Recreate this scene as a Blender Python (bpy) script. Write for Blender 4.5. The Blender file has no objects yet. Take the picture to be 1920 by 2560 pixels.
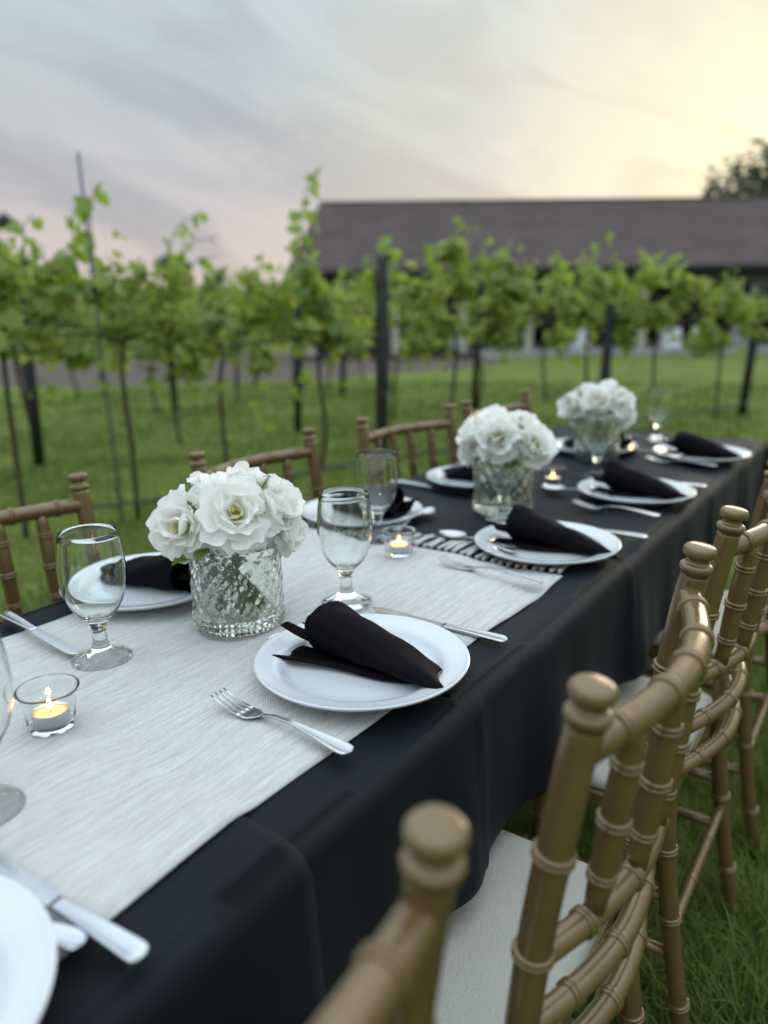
import bpy, math, random
import numpy as np
from mathutils import Matrix, Vector

R = math.radians
rng = np.random.default_rng(7)
random.seed(7)
scene = bpy.context.scene
col = scene.collection

# ------------------------------------------------------------------ camera
cam_d = bpy.data.cameras.new('camera')
cam = bpy.data.objects.new('camera', cam_d)
col.objects.link(cam)
CAM_H, PITCH, ROLL = 1.20, R(15.0), R(0.9)
cp, sp = math.cos(PITCH), math.sin(PITCH)
fwd = Vector((0, cp, -sp)); down0 = Vector((0, -sp, -cp)); right0 = Vector((1, 0, 0))
right = right0 * math.cos(ROLL) + down0 * math.sin(ROLL)
down = down0 * math.cos(ROLL) - right0 * math.sin(ROLL)
m = Matrix((right, -down, -fwd)).transposed().to_4x4()
m.translation = Vector((0, 0, CAM_H))
cam.matrix_world = m
cam_d.sensor_fit = 'VERTICAL'
cam_d.sensor_height = 36.0
cam_d.lens = 36.0 * 1924 / 2560
cam_d.clip_start = 0.02
cam_d.clip_end = 2000
cam_d.dof.use_dof = True
cam_d.dof.focus_distance = 0.95
cam_d.dof.aperture_fstop = 2.3
scene.camera = cam

# ------------------------------------------------------------------ world
SUN_AZ, SUN_EL = R(33.0), R(8.0)      # azimuth from +Y towards +X
sun_dir = Vector((math.sin(SUN_AZ) * math.cos(SUN_EL), math.cos(SUN_AZ) * math.cos(SUN_EL), math.sin(SUN_EL)))
world = bpy.data.worlds.new('World')
scene.world = world
world.use_nodes = True
wt = world.node_tree
wt.nodes.clear()


class NT:
    """small helper to write node graphs"""
    def __init__(s, tree):
        s.t = tree

    def n(s, typ, ins=None, **props):
        nd = s.t.nodes.new(typ)
        for k, v in props.items():
            setattr(nd, k, v)
        for k, v in (ins or {}).items():
            sock = nd.inputs[k]
            if isinstance(v, bpy.types.NodeSocket):
                s.t.links.new(v, sock)
            else:
                sock.default_value = v
        return nd

    def math(s, op, a, b=0.0, c=None, clamp=False):
        ins = {0: a, 1: b}
        if c is not None:
            ins[2] = c
        return s.n('ShaderNodeMath', ins, operation=op, use_clamp=clamp).outputs[0]

    def mix(s, f, a, b, blend='MIX'):
        nd = s.t.nodes.new('ShaderNodeMix')
        nd.data_type = 'RGBA'
        nd.blend_type = blend
        for i, v in ((0, f), (6, a), (7, b)):
            if isinstance(v, bpy.types.NodeSocket):
                s.t.links.new(v, nd.inputs[i])
            elif i == 0:
                nd.inputs[0].default_value = v
            else:
                nd.inputs[i].default_value = (*v[:3], 1)
        return nd.outputs[2]

    def ramp(s, f, stops, interp='LINEAR'):
        nd = s.t.nodes.new('ShaderNodeValToRGB')
        cr = nd.color_ramp
        cr.interpolation = interp
        while len(cr.elements) < len(stops):
            cr.elements.new(0.5)
        for e, (p, c) in zip(cr.elements, stops):
            e.position = p
            e.color = (*c, 1) if not isinstance(c, (int, float)) else (c, c, c, 1)
        if isinstance(f, bpy.types.NodeSocket):
            s.t.links.new(f, nd.inputs[0])
        return nd.outputs[0]

    def noise(s, vec, scale, detail=4, rough=0.55, dist=0.0):
        return s.n('ShaderNodeTexNoise', {'Vector': vec, 'Scale': scale, 'Detail': detail, 'Roughness': rough, 'Distortion': dist}).outputs[0]

    def vmul(s, v, sc):
        return s.n('ShaderNodeVectorMath', {0: v, 1: sc}, operation='MULTIPLY').outputs[0]


W = NT(wt)
tc = W.n('ShaderNodeTexCoord').outputs['Generated']
nrm = W.n('ShaderNodeVectorMath', {0: tc}, operation='NORMALIZE').outputs[0]
sep = W.n('ShaderNodeSeparateXYZ', {0: nrm})
zz = W.math('MAXIMUM', sep.outputs[2], 0.0)
sky = W.n('ShaderNodeTexSky', sky_type='NISHITA', sun_disc=False, sun_elevation=SUN_EL, sun_rotation=SUN_AZ,
          air_density=1.0, dust_density=2.0, ozone_density=1.0)
sky_c = W.vmul(sky.outputs[0], (0.06, 0.06, 0.06))
# veil of high cloud: pink-grey at the horizon, blue grey above, brightened overhead out of view as fill light
veil = W.ramp(zz, [(0.0, (0.60, 0.50, 0.46)), (0.07, (0.56, 0.49, 0.475)), (0.14, (0.47, 0.465, 0.485)), (0.22, (0.42, 0.465, 0.495)),
                   (0.32, (0.45, 0.55, 0.605)), (0.45, (0.84, 1.01, 1.15)), (0.7, (1.28, 1.53, 1.74)), (1.0, (1.48, 1.78, 2.02))])
# glow round the low sun
dot = W.n('ShaderNodeVectorMath', {0: nrm, 1: tuple(sun_dir)}, operation='DOT_PRODUCT').outputs['Value']
glow = W.ramp(dot, [(0.72, 0.0), (0.88, 0.35), (0.96, 0.78), (0.995, 1.0)], 'EASE')
veil = W.mix(glow, veil, (0.80, 0.755, 0.575))
# clouds: ragged tilted banks
tilt = W.math('ADD', sep.outputs[2], W.math('MULTIPLY', sep.outputs[0], 0.30))
cvec = W.n('ShaderNodeCombineXYZ', {0: sep.outputs[0], 1: sep.outputs[1], 2: W.math('MULTIPLY', tilt, 3.6)}).outputs[0]
c1 = W.noise(cvec, 3.1, 6, 0.56, 0.7)
cl = W.ramp(c1, [(0.44, 0.0), (0.60, 1.0)], 'EASE')
off = W.n('ShaderNodeVectorMath', {0: cvec, 1: (3.7, 1.3, 5.1)}, operation='ADD').outputs[0]
c2 = W.noise(off, 4.6, 6, 0.60, 1.0)
cl2 = W.ramp(c2, [(0.50, 0.0), (0.68, 1.0)], 'EASE')
low = W.ramp(zz, [(0.02, 0.35), (0.08, 1.0), (0.26, 0.6), (0.5, 0.25), (1.0, 0.2)])
dark = W.mix(glow, (0.31, 0.315, 0.36), (0.62, 0.55, 0.42))
lite = W.mix(glow, (0.58, 0.56, 0.54), (0.88, 0.81, 0.62))
veil = W.mix(W.math('MULTIPLY', cl, W.math('MULTIPLY', low, 0.60)), veil, dark)
veil = W.mix(W.math('MULTIPLY', cl2, W.math('MULTIPLY', low, 0.46)), veil, lite)
tot = W.mix(0.88, sky_c, veil)
bg = W.n('ShaderNodeBackground', {'Color': tot, 'Strength': 1.0})
out = W.n('ShaderNodeOutputWorld')
wt.links.new(bg.outputs[0], out.inputs[0])

sun_data = bpy.data.lights.new('sun', 'SUN')
sun_data.energy = 0.8
sun_data.angle = R(25)
sun_data.color = (1.0, 0.88, 0.68)
sun = bpy.data.objects.new('sun', sun_data)
col.objects.link(sun)
sun.rotation_euler = sun_dir.to_track_quat('Z', 'Y').to_euler()

scene.view_settings.view_transform = 'Standard'
scene.view_settings.look = 'None'
scene.view_settings.exposure = 0.40
scene.view_settings.gamma = 1.0
scene.view_settings.use_curve_mapping = False
scene.render.engine = 'CYCLES'
cy_ = scene.cycles
cy_.use_denoising = True
cy_.max_bounces = 16
cy_.transmission_bounces = 14
cy_.transparent_max_bounces = 12
cy_.diffuse_bounces = 9
cy_.glossy_bounces = 6
cy_.caustics_refractive = True
cy_.caustics_reflective = False
cy_.blur_glossy = 0.5
cy_.sample_clamp_indirect = 6.0

# ------------------------------------------------------------------ geometry helpers
def mesh(name, V, F, smooth=True, mat=None):
    me = bpy.data.meshes.new(name)
    me.from_pydata([tuple(map(float, v)) for v in V], [], [tuple(int(i) for i in f) for f in F])
    if smooth:
        me.polygons.foreach_set('use_smooth', [True] * len(me.polygons))
    if mat:
        me.materials.append(mat)
    me.update()
    return me


def fast_mesh(name, V, quads=None, tris=None, smooth=True, mat=None):
    """numpy mesh: V (n,3), one array of faces of equal length"""
    Fa = quads if quads is not None else tris
    k = Fa.shape[1]
    me = bpy.data.meshes.new(name)
    me.vertices.add(len(V))
    me.vertices.foreach_set('co', np.asarray(V, dtype=np.float32).ravel())
    me.loops.add(Fa.size)
    me.loops.foreach_set('vertex_index', Fa.astype(np.int32).ravel())
    me.polygons.add(len(Fa))
    me.polygons.foreach_set('loop_start', np.arange(0, Fa.size, k, dtype=np.int32))
    me.polygons.foreach_set('use_smooth', np.full(len(Fa), smooth, dtype=bool))
    if mat:
        me.materials.append(mat)
    me.update(calc_edges=True)
    me.validate()
    return me


def obj(name, me, parent=None, loc=(0, 0, 0), rot=(0, 0, 0), sc=(1, 1, 1)):
    o = bpy.data.objects.new(name, me)
    col.objects.link(o)
    o.location = loc
    o.rotation_euler = rot
    o.scale = sc
    if parent:
        o.parent = parent
    return o


def empty(name, loc=(0, 0, 0), rot=(0, 0, 0), parent=None):
    o = bpy.data.objects.new(name, None)
    o.empty_display_size = 0.05
    col.objects.link(o)
    o.location = loc
    o.rotation_euler = rot
    if parent:
        o.parent = parent
    return o


def tag(o, label=None, cat=None, group=None, kind=None):
    for k, v in (('label', label), ('category', cat), ('group', group), ('kind', kind)):
        if v:
            o[k] = v
    return o


def copy_tree(o, parent=None):
    c = o.copy()
    col.objects.link(c)
    if parent is not None:
        c.parent = parent
    for ch in list(o.children):
        copy_tree(ch, c)
    return c


def lathe(profile, seg=48, close=False):
    """revolve (r,z) points round z; r<=1e-6 collapses to a pole. close joins last ring to first."""
    V, rings = [], []
    for r, z in profile:
        if r <= 1e-6:
            rings.append([len(V)])
            V.append((0, 0, z))
        else:
            s0 = len(V)
            for i in range(seg):
                t = 2 * math.pi * i / seg
                V.append((r * math.cos(t), r * math.sin(t), z))
            rings.append(list(range(s0, s0 + seg)))
    F = []
    pairs = list(zip(rings, rings[1:])) + ([(rings[-1], rings[0])] if close else [])
    for a, b in pairs:
        for i in range(seg):
            j = (i + 1) % seg
            if len(a) == 1 and len(b) == 1:
                continue
            if len(a) == 1:
                F.append((a[0], b[j], b[i]))
            elif len(b) == 1:
                F.append((a[i], a[j], b[0]))
            else:
                F.append((a[i], a[j], b[j], b[i]))
    return V, F


def smooth_path(pts, n):
    """Catmull-Rom resample"""
    P = [np.array(p, float) for p in pts]
    P = [2 * P[0] - P[1]] + P + [2 * P[-1] - P[-2]]
    res = []
    segs = len(P) - 3
    for i in range(n):
        t = i / (n - 1) * segs
        k = min(int(t), segs - 1)
        f = t - k
        a, b, c, d = P[k:k + 4]
        res.append(0.5 * ((2 * b) + (c - a) * f + (2 * a - 5 * b + 4 * c - d) * f * f + (3 * b - a - 3 * c + d) * f ** 3))
    return res


def tube(pts, rad, seg=12, caps=True):
    pts = [np.array(p, float) for p in pts]
    n = len(pts)
    if not hasattr(rad, '__len__'):
        rad = [rad] * n
    V, F = [], []
    prev = None
    for i, p in enumerate(pts):
        t = pts[min(i + 1, n - 1)] - pts[max(i - 1, 0)]
        t = t / np.linalg.norm(t)
        if prev is None:
            ref = np.array([0, 0, 1.0]) if abs(t[2]) < 0.9 else np.array([1.0, 0, 0])
            x = np.cross(ref, t)
        else:
            x = prev - t * (prev @ t)
        x = x / np.linalg.norm(x)
        prev = x
        y = np.cross(t, x)
        for j in range(seg):
            a = 2 * math.pi * j / seg
            V.append(p + rad[i] * (math.cos(a) * x + math.sin(a) * y))
    for i in range(n - 1):
        for j in range(seg):
            k = (j + 1) % seg
            F.append((i * seg + j, i * seg + k, (i + 1) * seg + k, (i + 1) * seg + j))
    if caps:
        F.append(tuple(reversed(range(seg))))
        F.append(tuple(range((n - 1) * seg, n * seg)))
    return V, F


def box(cx, cy, cz, sx, sy, sz):
    V = [(cx + sx * a / 2, cy + sy * b / 2, cz + sz * c / 2) for a in (-1, 1) for b in (-1, 1) for c in (-1, 1)]
    F = [(0, 1, 3, 2), (4, 6, 7, 5), (0, 4, 5, 1), (2, 3, 7, 6), (0, 2, 6, 4), (1, 5, 7, 3)]
    return V, F


def join(*vf):
    V, F = [], []
    for v, f in vf:
        o = len(V)
        V += list(v)
        F += [tuple(i + o for i in q) for q in f]
    return V, F


def gridmesh(fn, nu, nv):
    V = [fn(i / (nu - 1), j / (nv - 1)) for i in range(nu) for j in range(nv)]
    F = [(i * nv + j, (i + 1) * nv + j, (i + 1) * nv + j + 1, i * nv + j + 1) for i in range(nu - 1) for j in range(nv - 1)]
    return V, F


def loft(sections, caps=True):
    V = [p for s in sections for p in s]
    k = len(sections[0])
    F = []
    for i in range(len(sections) - 1):
        for j in range(k):
            q = (j + 1) % k
            F.append((i * k + j, i * k + q, (i + 1) * k + q, (i + 1) * k + j))
    if caps:
        F.append(tuple(reversed(range(k))))
        F.append(tuple(range((len(sections) - 1) * k, len(sections) * k)))
    return V, F


# ------------------------------------------------------------------ materials
def new_mat(name):
    ma = bpy.data.materials.new(name)
    ma.use_nodes = True
    t = ma.node_tree
    t.nodes.clear()
    N = NT(t)
    o = N.n('ShaderNodeOutputMaterial')
    return ma, N, o


def princ(name, color, rough=0.5, metal=0.0, spec=0.5, coat=0.0, sheen=0.0, noise=None, bump=None, extra=None):
    """noise: (scale, amount) colour variation, bump: (scale, strength, dist)"""
    ma, N, o = new_mat(name)
    co = N.n('ShaderNodeTexCoord').outputs['Object']
    c = (*color, 1)
    if noise:
        f = N.noise(co, noise[0], 5, 0.6)
        lo = tuple(max(0, x * (1 - noise[1])) for x in color)
        hi = tuple(min(1, x * (1 + noise[1])) for x in color)
        c = N.ramp(f, [(0.3, lo), (0.7, hi)])
    ins = {'Base Color': c, 'Roughness': rough, 'Metallic': metal, 'Specular IOR Level': spec, 'Coat Weight': coat, 'Sheen Weight': sheen}
    if noise:
        ins['Roughness'] = N.math('ADD', N.math('MULTIPLY', N.noise(co, noise[0] * 2.3, 4), 0.18), rough - 0.09)
    b = N.n('ShaderNodeBsdfPrincipled', ins)
    if bump:
        h = N.noise(co, bump[0], 4, 0.6)
        bp = N.n('ShaderNodeBump', {'Height': h, 'Strength': bump[1], 'Distance': bump[2]})
        N.t.links.new(bp.outputs[0], b.inputs['Normal'])
    for k, v in (extra or {}).items():
        b.inputs[k].default_value = v
    N.t.links.new(b.outputs[0], o.inputs[0])
    return ma


def leafy(name, lo, hi, trans=0.45, scale=3.0, rough=0.5):
    ma, N, o = new_mat(name)
    co = N.n('ShaderNodeTexCoord').outputs['Object']
    isl = N.n('ShaderNodeNewGeometry').outputs['Random Per Island']
    f = N.math('ADD', N.math('MULTIPLY', N.noise(co, scale, 4), 0.5), N.math('MULTIPLY', isl, 0.5))
    c = N.ramp(f, [(0.25, lo), (0.75, hi)])
    b = N.n('ShaderNodeBsdfPrincipled', {'Base Color': c, 'Roughness': rough, 'Specular IOR Level': 0.35})
    tcol = N.mix(0.6, c, tuple(min(1, 1.6 * x) for x in (hi[0], hi[1], hi[2] * 0.5)))
    tr = N.n('ShaderNodeBsdfTranslucent', {'Color': tcol})
    mx = N.n('ShaderNodeMixShader', {0: trans, 1: b.outputs[0], 2: tr.outputs[0]})
    N.t.links.new(mx.outputs[0], o.inputs[0])
    return ma


def glassy(name, color=(1, 1, 1), ior=1.5, rough=0.0):
    ma, N, o = new_mat(name)
    b = N.n('ShaderNodeBsdfGlass', {'Color': (*color, 1), 'IOR': ior, 'Roughness': rough})
    N.t.links.new(b.outputs[0], o.inputs[0])
    return ma


M_glass = glassy('clear_glass', (0.985, 0.995, 0.985), 1.5)
M_cutglass = glassy('cut_glass', (0.975, 0.99, 0.965), 1.5)
M_votive = glassy('votive_glass', (0.97, 0.98, 0.98), 1.48, 0.02)
M_steel = princ('stainless_steel', (0.50, 0.51, 0.525), 0.18, 1.0, noise=(90, 0.05))
M_china = princ('white_china', (0.58, 0.60, 0.61), 0.10, spec=0.6, coat=0.5, noise=(30, 0.015))
M_resin = princ('gold_resin', (0.160, 0.097, 0.039), 0.23, 0.25, coat=0.2, noise=(16, 0.15), bump=(55, 0.06, 0.002))
M_resin2 = princ('gold_resin_finial', (0.170, 0.104, 0.043), 0.25, 0.22, coat=0.2, noise=(40, 0.12))
M_alu = princ('tealight_cup', (0.75, 0.75, 0.75), 0.3, 1.0, bump=(150, 0.2, 0.002))
M_wax_glow_tint = princ('wax', (0.93, 0.58, 0.27), 0.45, extra={'Subsurface Weight': 0.6, 'Subsurface Radius': (0.012, 0.006, 0.003), 'Subsurface Scale': 0.6})  # flame's orange glow painted into the base colour; the wax itself is white
M_wick = princ('wick', (0.02, 0.015, 0.01), 0.9)
M_post = princ('dark_post', (0.018, 0.02, 0.024), 0.6, noise=(12, 0.4), bump=(40, 0.3, 0.01))
M_bark = princ('vine_bark', (0.055, 0.04, 0.028), 0.9, noise=(25, 0.5), bump=(60, 0.8, 0.01))
M_hose = princ('black_hose', (0.02, 0.025, 0.026), 0.5, noise=(20, 0.3))
M_cane = princ('green_cane', (0.10, 0.16, 0.05), 0.6, noise=(20, 0.3))
M_leaf = leafy('vine_leaf', (0.085, 0.150, 0.030), (0.37, 0.42, 0.105), 0.5, 2.2)
M_leaf2 = leafy('young_vine_leaf', (0.12, 0.20, 0.03), (0.30, 0.40, 0.08), 0.5, 3.0)
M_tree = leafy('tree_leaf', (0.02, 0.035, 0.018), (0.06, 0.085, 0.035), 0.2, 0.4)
M_fleaf = leafy('flower_leaf', (0.05, 0.11, 0.025), (0.15, 0.22, 0.05), 0.3, 20)
M_stem = princ('flower_stem', (0.05, 0.10, 0.03), 0.55, noise=(60, 0.3))
M_stamen = princ('stamen', (0.90, 0.74, 0.24), 0.6, noise=(80, 0.2))
M_pad = princ('ivory_vinyl', (0.49, 0.465, 0.405), 0.40, spec=0.45, noise=(18, 0.03), bump=(300, 0.8, 0.003))
M_roof = princ('roof_shingle', (0.082, 0.054, 0.049), 0.85, noise=(0.9, 0.25), bump=(9, 0.6, 0.04))
M_fascia = princ('fascia', (0.022, 0.02, 0.02), 0.7, noise=(2, 0.3))
M_header = princ('header_beam', (0.060, 0.058, 0.048), 0.8, noise=(2, 0.3))
M_dark = princ('barn_interior', (0.020, 0.022, 0.026), 0.85, noise=(1, 0.4))
M_col = princ('pale_column', (0.42, 0.40, 0.34), 0.8, noise=(3, 0.2))
M_conc = princ('concrete', (0.36, 0.355, 0.34), 0.85, noise=(2, 0.2))
M_linen = princ('white_linen', (0.72, 0.76, 0.82), 0.8, noise=(4, 0.05))
M_wood = princ('plywood', (0.25, 0.17, 0.10), 0.7, noise=(6, 0.3))


def make_flame():
    ma, N, o = new_mat('flame')
    co = N.n('ShaderNodeTexCoord').outputs['Generated']
    z = N.n('ShaderNodeSeparateXYZ', {0: co}).outputs[2]
    c = N.ramp(z, [(0.0, (1.0, 0.38, 0.06)), (0.35, (1.0, 0.60, 0.16)), (1.0, (1.0, 0.42, 0.06))])
    e = N.n('ShaderNodeEmission', {'Color': c, 'Strength': 60.0})
    N.t.links.new(e.outputs[0], o.inputs[0])
    return ma


M_flame = make_flame()


def make_petal():
    ma, N, o = new_mat('white_petal')
    uv = N.n('ShaderNodeUVMap').outputs[0]
    v = N.n('ShaderNodeSeparateXYZ', {0: uv}).outputs[1]
    c = N.ramp(v, [(0.0, (0.72, 0.74, 0.34)), (0.22, (0.88, 0.89, 0.74)), (0.45, (0.935, 0.93, 0.885)), (1.0, (0.945, 0.94, 0.91))])
    uvx = N.vmul(uv, (34.0, 1.5, 1.0))
    h = N.noise(uvx, 1.0, 3)
    bp = N.n('ShaderNodeBump', {'Height': h, 'Strength': 0.18, 'Distance': 0.003})
    b = N.n('ShaderNodeBsdfPrincipled', {'Base Color': c, 'Roughness': 0.6, 'Specular IOR Level': 0.25, 'Normal': bp.outputs[0]})
    tr = N.n('ShaderNodeBsdfTranslucent', {'Color': c})
    mx = N.n('ShaderNodeMixShader', {0: 0.35, 1: b.outputs[0], 2: tr.outputs[0]})
    N.t.links.new(mx.outputs[0], o.inputs[0])
    return ma


M_petal = make_petal()


def make_cloth(name, base, sheen, weave, spec=0.12):
    ma, N, o = new_mat(name)
    co = N.n('ShaderNodeTexCoord').outputs['Object']
    f = N.noise(co, 6, 6, 0.6)
    c = N.ramp(f, [(0.3, tuple(x * 0.85 for x in base)), (0.7, tuple(x * 1.15 for x in base))])
    lint = N.ramp(N.noise(co, 420, 2), [(0.74, 0.0), (0.80, 1.0)])
    c = N.mix(N.math('MULTIPLY', lint, 0.12), c, (0.3, 0.3, 0.32))
    h = N.math('ADD', N.noise(co, 700, 2), N.math('MULTIPLY', N.noise(co, 22, 4), weave))
    bp = N.n('ShaderNodeBump', {'Height': h, 'Strength': 0.25, 'Distance': 0.002})
    b = N.n('ShaderNodeBsdfPrincipled', {'Base Color': c, 'Roughness': 0.62, 'Specular IOR Level': spec, 'Sheen Weight': sheen,
                                        'Sheen Roughness': 0.45, 'Sheen Tint': (0.62, 0.72, 0.9, 1), 'Normal': bp.outputs[0]})
    N.t.links.new(b.outputs[0], o.inputs[0])
    return ma


M_cloth = make_cloth('black_cloth', (0.0052, 0.0068, 0.0095), 0.03, 2.0, 0.13)
M_napkin = make_cloth('black_napkin', (0.004, 0.0035, 0.0055), 0.0, 1.0, 0.05)


def make_runner():
    ma, N, o = new_mat('woven_runner')
    co = N.n('ShaderNodeTexCoord').outputs['Object']      # x across, y along
    xyz = N.n('ShaderNodeSeparateXYZ', {0: co})

    def threads(per_m, along, seed):
        cell = N.math('FLOOR', N.math('MULTIPLY', xyz.outputs[0], per_m))
        wn = N.n('ShaderNodeTexWhiteNoise', {'W': N.math('ADD', cell, seed)}, noise_dimensions='1D').outputs['Value']
        v = N.n('ShaderNodeCombineXYZ', {0: N.math('MULTIPLY', wn, 97.0), 1: N.math('MULTIPLY', xyz.outputs[1], along), 2: 0.0}).outputs[0]
        return N.noise(v, 1.0, 3, 0.6)
    slub = threads(310.0, 13.0, 3.0)
    slub2 = threads(560.0, 60.0, 11.0)
    f = N.math('ADD', N.math('MULTIPLY', slub, 0.62), N.math('MULTIPLY', slub2, 0.38))
    c = N.ramp(f, [(0.30, (0.36, 0.355, 0.33)), (0.48, (0.49, 0.485, 0.455)), (0.66, (0.63, 0.625, 0.59))])
    wx = N.n('ShaderNodeTexWave', {'Vector': co, 'Scale': 150.0, 'Distortion': 1.2, 'Detail': 2}, bands_direction='DIAGONAL').outputs['Fac']
    c = N.mix(N.math('MULTIPLY', wx, 0.16), c, (0.42, 0.41, 0.39))
    big = N.noise(co, 9, 3)
    c = N.mix(N.math('MULTIPLY', big, 0.10), c, (0.5, 0.49, 0.47))
    h = N.math('ADD', N.math('ADD', wx, N.math('MULTIPLY', slub, 1.6)), N.math('MULTIPLY', slub2, 0.8))
    bp = N.n('ShaderNodeBump', {'Height': h, 'Strength': 0.45, 'Distance': 0.0012})
    b = N.n('ShaderNodeBsdfPrincipled', {'Base Color': c, 'Roughness': 0.85, 'Specular IOR Level': 0.2, 'Sheen Weight': 0.15, 'Normal': bp.outputs[0]})
    N.t.links.new(b.outputs[0], o.inputs[0])
    return ma


M_runner = make_runner()


def make_ground():
    ma, N, o = new_mat('lawn')
    co = N.n('ShaderNodeTexCoord').outputs['Object']
    a = N.noise(co, 1.3, 6, 0.6)
    b_ = N.noise(co, 14, 5, 0.65)
    f = N.math('ADD', N.math('MULTIPLY', a, 0.55), N.math('MULTIPLY', b_, 0.45))
    c = N.ramp(f, [(0.33, (0.055, 0.062, 0.022)), (0.45, (0.095, 0.130, 0.024)), (0.57, (0.145, 0.190, 0.034)), (0.72, (0.24, 0.235, 0.09))])
    bp = N.n('ShaderNodeBump', {'Height': b_, 'Strength': 0.6, 'Distance': 0.05})
    b = N.n('ShaderNodeBsdfPrincipled', {'Base Color': c, 'Roughness': 0.9, 'Specular IOR Level': 0.1, 'Normal': bp.outputs[0]})
    N.t.links.new(b.outputs[0], o.inputs[0])
    return ma


M_ground = make_ground()


def make_grass():
    ma, N, o = new_mat('grass_blades')
    co = N.n('ShaderNodeTexCoord').outputs['Object']
    isl = N.n('ShaderNodeNewGeometry').outputs['Random Per Island']
    f = N.math('ADD', N.math('MULTIPLY', N.noise(co, 1.7, 5, 0.6), 0.72), N.math('MULTIPLY', isl, 0.28))
    c = N.ramp(f, [(0.32, (0.055, 0.080, 0.020)), (0.44, (0.105, 0.155, 0.024)), (0.57, (0.165, 0.220, 0.036)), (0.74, (0.29, 0.29, 0.10))])
    b = N.n('ShaderNodeBsdfPrincipled', {'Base Color': c, 'Roughness': 0.55, 'Specular IOR Level': 0.3})
    tr = N.n('ShaderNodeBsdfTranslucent', {'Color': c})
    mx = N.n('ShaderNodeMixShader', {0: 0.4, 1: b.outputs[0], 2: tr.outputs[0]})
    N.t.links.new(mx.outputs[0], o.inputs[0])
    return ma


M_grass = make_grass()
M_gravel = princ('gravel', (0.080, 0.056, 0.040), 0.95, noise=(1.2, 0.3), bump=(25, 0.6, 0.03))

# ------------------------------------------------------------------ frames
TA = R(34.5)                                   # table axis, from +Y towards +X
ca, sa = math.cos(TA), math.sin(TA)
T = 0.75                                       # table height


def TP(n, u, z=0.0):
    """table frame (across, along, up) -> world"""
    return (n * ca + u * sa, -n * sa + u * ca, z)


def smoothstep(a, b, x):
    t = np.clip((x - a) / (b - a), 0, 1)
    return t * t * (3 - 2 * t)


def hgt(x, y):
    n_ = x * ca - y * sa
    z = -0.03 * smoothstep(0.9, 1.25, -n_)
    y2 = np.asarray(y, float)
    fall = np.where(y2 > 12, np.minimum(y2 - 12, 40.0), 0.0)
    return z - 0.0435 * fall * smoothstep(11.0, 15.0, y2)


# ------------------------------------------------------------------ ground, track, grass
def build_ground():
    xs = np.concatenate([-np.geomspace(400, 8, 26), np.linspace(-7.5, 7.5, 90), np.geomspace(8, 400, 26)])
    ys = np.concatenate([-np.geomspace(120, 3, 14), np.linspace(-2.5, 14, 110), np.geomspace(14.5, 900, 60)])
    X, Y = np.meshgrid(xs, ys, indexing='ij')
    Z = hgt(X, Y) + 0.012 * np.sin(X * 2.1 + 1.3 * np.sin(Y * 1.4)) * np.cos(Y * 1.7) * smoothstep(2.6, 4.5, np.hypot(X, Y))
    V = np.stack([X, Y, Z], -1).reshape(-1, 3)
    nx, ny = len(xs), len(ys)
    i, j = np.meshgrid(np.arange(nx - 1), np.arange(ny - 1), indexing='ij')
    a = (i * ny + j).ravel()
    Q = np.stack([a, a + ny, a + ny + 1, a + 1], 1)
    o = obj('lawn_ground', fast_mesh('lawn_ground', V, quads=Q, mat=M_ground))
    tag(o, kind='structure')


build_ground()


def build_track():
    near = [(-40, -9.5), (-22, 1.6), (-6.2, 11.6), (-3.0, 13.4), (0.0, 15.9), (2.8, 20.3), (4.6, 26.0), (5.2, 29.6)]
    far = [(-46, -2), (-30, 20), (-16, 46), (-13, 54), (-8, 56), (-5.5, 50), (-4.6, 36), (-4.0, 29.6)]
    V, F, k = [], [], 24
    for a, b in zip(smooth_path([(*p, 0) for p in near], 40), smooth_path([(*p, 0) for p in far], 40)):
        for q in range(k):
            p = a + (b - a) * q / (k - 1)
            V.append((p[0], p[1], float(hgt(p[0], p[1])) + 0.02 + (0.015 * math.sin(p[0] * 3 + p[1]) if 0 < q < k - 1 else -0.03)))
    F = [(i * k + j, (i + 1) * k + j, (i + 1) * k + j + 1, i * k + j + 1) for i in range(39) for j in range(k - 1)]
    tag(obj('gravel_track', mesh('gravel_track', V, F, mat=M_gravel)), kind='structure')


build_track()


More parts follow.
